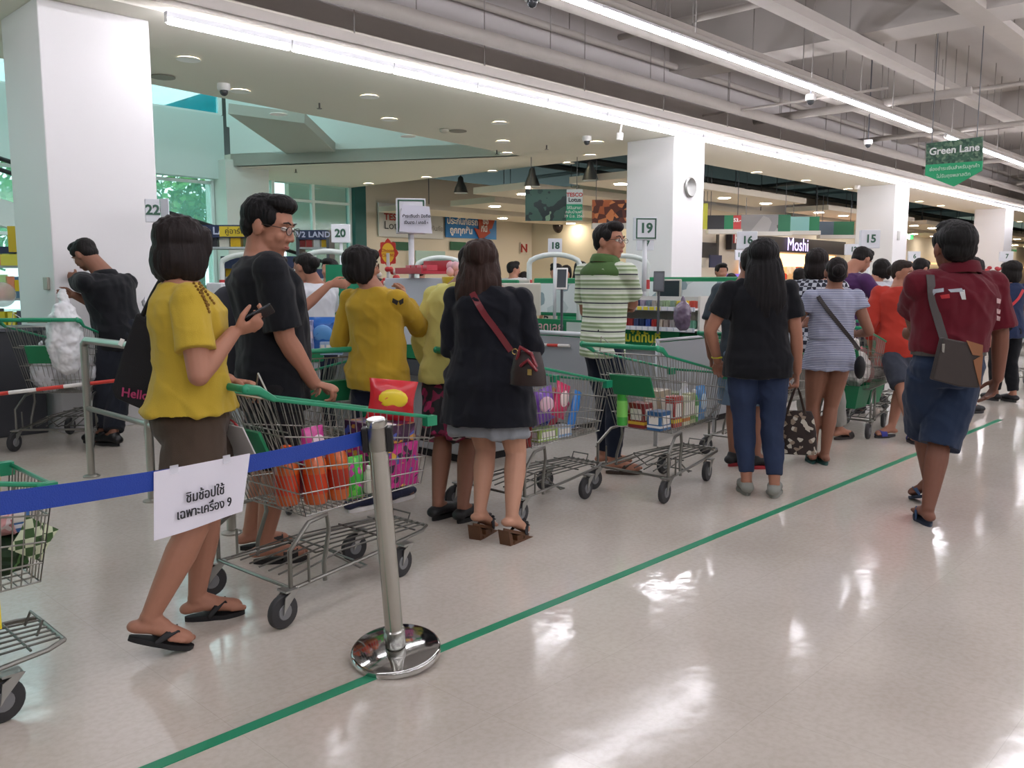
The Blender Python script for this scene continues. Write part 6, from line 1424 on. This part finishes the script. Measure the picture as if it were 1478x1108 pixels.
# ================= overhead fittings =================
SPOTS = [(272,85),(347,131),(402,164),(533,139),(562,172),(589,196),(721,177),(726,204),(731,221),(861,205),(852,224),(821,235),(711,247),(616,256),(532,265),(455,272),
 (1092,249),(1163,261),(1224,273),(1327,291),(1358,297),(1425,310),(1450,315),(1471,320)]
src = None
for px,py in SPOTS:
    p = G(px,py,SOF-.004)
    if src is None:
        src = empty('downlight', p, 'round recessed downlight glowing warm white in the lower ceiling', 'ceiling light', 'downlights of the lower ceiling')
        obj('rim', Geo().lathe([(.10,-.0),(.125,-.004),(.125,-.012),(.10,-.008)],p,24), WHITE, src, smooth='auto'); obj('lens', Geo().lathe([(0,-.003),(.10,-.003),(.10,0),(0,0)],p,24), mat('#fff2dc',.5,emit=30), src)
    else: o = copy_tree(src); o.location = p
# floating ceiling panels and their lamps beyond the checkouts
PM = mat('#d6cdbd',.8)
fl = [(14.2,10.4,3.45,8.0,1.5),(13.6,12.6,3.35,12,1.6),(15,14.9,3.30,9.5,1.6),(14.5,17.2,3.25,11,1.6),(24.5,9.9+.9,3.45,7,1.3),(27.5,12.5,3.4,9,1.4),(33,10.9,3.45,7.5,1.4),(38,12.6,3.4,9,1.4),(43,10.9,3.45,8,1.4),(49,12.6,3.4,9,1.4)]
for i,(x,y,z,w_,d_) in enumerate(fl):
    c = empty('ceiling_raft', (x+w_/2,y+d_/2,z), 'flat cream floating ceiling raft over the shops', 'ceiling panel', 'floating ceiling rafts over the shops')
    obj('panel', Geo().box((x+w_/2,y+d_/2,z),(w_,d_,.14)), PM, c)
    for k_ in range(4):
        xx = x+.8+k_*(w_-1.6)/3; obj('lamp', Geo().lathe([(0,-.078),(.14,-.078),(.14,-.07),(0,-.07)],(xx,y+d_*.5,z),18), mat('#fff2dc',.5,emit=70), c)
        obj('hanger', Geo().tube([(xx,y+d_*.3,z+.07),(xx,y+d_*.3,5.5)],.012,6), DGREY, c)
# dark girders under the dark ceiling
for i in range(9):
    thing('roof_pipe', Geo().tube([(12.5+i*4.2,9.9,4.3+.25*(i%3)),(13.5+i*4.2,20,4.3+.25*(i%3))],.06,8), mat('#4a5254',.7), 'dark pipe running below the dark roof of the shop zone', 'pipe', 'dark roof pipes')
for y,z in ((11,4.6),(13.2,4.2),(16,4.5)): thing('roof_pipe', Geo().tube([(12.6,y,z),(60,y,z)],.08,8), mat('#3c4446',.7), 'long dark pipe running across the dark roof of the shop zone', 'pipe', 'long dark roof pipes')
src = None
for px,py,D in ((768,262,18.5),(852,253,17.8),(665,272,20.5)):
    p = at(px,py,D)
    if src is None:
        src = empty('pendant_lamp', p, 'silver bell-shaped pendant lamp hanging below the dark roof', 'pendant lamp', 'bell pendant lamps')
        obj('shade', Geo().lathe([(.03,.28),(.06,.25),(.075,.15),(.13,.03),(.17,-.10),(.16,-.105),(.12,.0),(.05,.12)],p,24), mat('#8a8d8c',.3,.9), src, smooth='auto')
        obj('bulb', Geo().lathe([(0,-.07),(.14,-.07),(.14,-.06),(0,-.06)],p,20), mat('#fff4e0',.5,emit=12), src); obj('cable', Geo().tube([p+V((0,0,.2)),p+V((0,0,1.6))],.012,6), DGREY, src)
    else: o = copy_tree(src); o.location = p
# cameras, detectors, sprinklers
def dome(px,py,z,label,rod=0):
    p = G(px,py,z) if z else None; c = empty('dome_camera', p, label, 'security camera')
    obj('housing', Geo().lathe([(0,.05),(.075,.05),(.08,0),(.07,-.03),(0,-.03)],p,20), WHITE, c, smooth='auto'); obj('lens_dome', Geo().ell(p-V((0,0,.045)),(.05,.05,.05),None,14,9), mat('#3a3c40',.1), c, smooth=True)
    if rod: obj('drop_rod', Geo().tube([p,p+V((0,0,rod))],.012,6), DGREY, c)
dome(323,127,SOF-.05,'white dome camera on the lower ceiling near the left column'); dome(847,201,SOF-.05,'white dome camera on the lower ceiling above the striped polo')
dome(768,-4,3.95,'white dome camera at the top centre edge',1.4); dome(1253,206,3.9,'white dome camera hanging between the light rows at right',1.5); dome(1170,142,3.98,'small dome camera on the suspended light row',.2)
for px,py in ((461,152),(789,212),(427,246),(717,219)):
    p = G(px,py,SOF-.03); thing('sprinkler', Geo().tube([p+V((0,0,.03)),p-V((0,0,.04))],.012,8).lathe([(0,-.04),(.035,-.04),(.035,-.046),(0,-.046)],p,12), mat('#5a5450',.4,.6), 'small sprinkler head under the lower ceiling', 'sprinkler', 'sprinklers of the lower ceiling')
p = G(641,187,SOF-.01); thing('smoke_detector', Geo().lathe([(0,0),(.08,0),(.07,-.03),(.04,-.05),(0,-.05)],p,18), mat('#b8b4a8',.5), 'cone-shaped smoke detector in the lower ceiling','detector')
for (px,py) in ((661,189),(235,111)): p = G(px,py,SOF-.006); thing('ceiling_speaker', Geo().lathe([(0,0),(.14,0),(.14,-.008),(0,-.008)],p,22), mat('#8f8a80',.6), 'round grey ceiling speaker '+('near the smoke detector' if px>500 else 'beside the nearest column'), 'speaker')
thing('track_spotlight', Geo().tube([at(895,192,13.4),at(894,202,13.4)],.05,12).tube([at(897,180,13.4),at(895,192,13.4)],.015,6), WHITE, 'small white spotlight below the light row left of the second column', 'spotlight', smooth='auto')
thing('track_spotlight', Geo().tube([at(1238,265,22),at(1237,273,22)],.07,12), WHITE, 'small white spotlight left of the third column', 'spotlight', smooth='auto')
# pipes, trays and hanger rods of the high hall
PIPE = mat('#aaa39c',.7,var=.08,vscale=3)
def run(name, y, z, r, label, x0=-6, x1=60, box=None, step=2.2, off=0, cat='pipe'):
    c = empty(name, (0,y,z), label, cat)
    if box: obj('channel', Geo().box(((x0+x1)/2,y,z),(x1-x0,box[0],box[1])), PIPE, c)
    else: obj('pipe_run', Geo().tube([(x0,y,z),(x1,y,z)],r,14), PIPE, c, smooth=True)
    x = x0+off
    while x < 40:
        obj('hanger_rod', Geo().tube([(x,y,z),(x,y,5.5)],.008,5), mat('#8d8883',.6), c); x += step
    return c
run('ceiling_pipe', 7.45, 4.17, .085, 'long pale pipe running above the lower light row', off=1.3)
run('cable_tray', 7.62, 3.83, 0, 'pale cable tray just above the lower light row', box=(.16,.10), off=.2, step=1.9, cat='cable tray')
run('ceiling_pipe', 7.98, 4.75, .05, 'thin pale pipe high against the upstand', step=3.1)
run('cable_tray', 5.1, 4.62, 0, 'pale channel running high above the suspended light row', box=(.22,.12), off=1, step=1.7, cat='cable tray')
run('light_rail', 5.75, 4.26, 0, 'pale rail carrying the suspended row of battens', box=(.06,.10), off=.6, step=1.45, cat='rail')
run('ceiling_pipe', 5.33, 4.02, .03, 'thin pipe just below the suspended light row', step=2.9)
run('ceiling_pipe', 6.6, 4.45, .06, 'pale pipe midway between the two light rows', step=2.5, off=.9)
run('cable_tray', 3.6, 4.75, 0, 'pale channel at the top right corner', box=(.3,.1), step=2, cat='cable tray')
for i,(x,y0,y1,z,r) in enumerate(((15,4.4,8.2,4.3,.07),(13.2,5.0,8.2,4.15,.02),(19,2,8.2,4.35,.05),(10.0,3.0,7.5,4.7,.04),(24,0,8.2,4.3,.06),(30,0,8.2,4.3,.06),(16.5,1.0,6.0,4.6,.04))):
    c = empty('cross_pipe', (x,y0,z), ['thick pale cross pipe with open end between the rows','thin rod crossing above the dome camera','cross pipe left of the green hanging sign','cross pipe high above the second column','cross pipe beyond the green hanging sign','farthest cross pipe under the slab','high cross pipe at the right'][i], 'pipe')
    obj('pipe_run', Geo().tube([(x,y0,z),(x,y1,z)],r,12), PIPE, c, smooth=True)
    for y in (y0+.4,y1-.6): obj('hanger_rod', Geo().tube([(x,y,z),(x,y,5.5)],.008,5), mat('#8d8883',.6), c)
# sloping underside in the atrium
pts = [(330,150,3.75),(447,232,3.75),(512,236,3.75),(585,231,3.75),(435,166,3.75)]
ga = [G(330,149,4.4), G(447,233,3.95), G(512,233,3.95), G(440,163,4.3)]
obj('stair_underside', Geo().quad(*ga, .18), mat('#b9b8b0',.8), None, 'sloping pale underside of the upper stairs in the atrium opening', 'stairs')
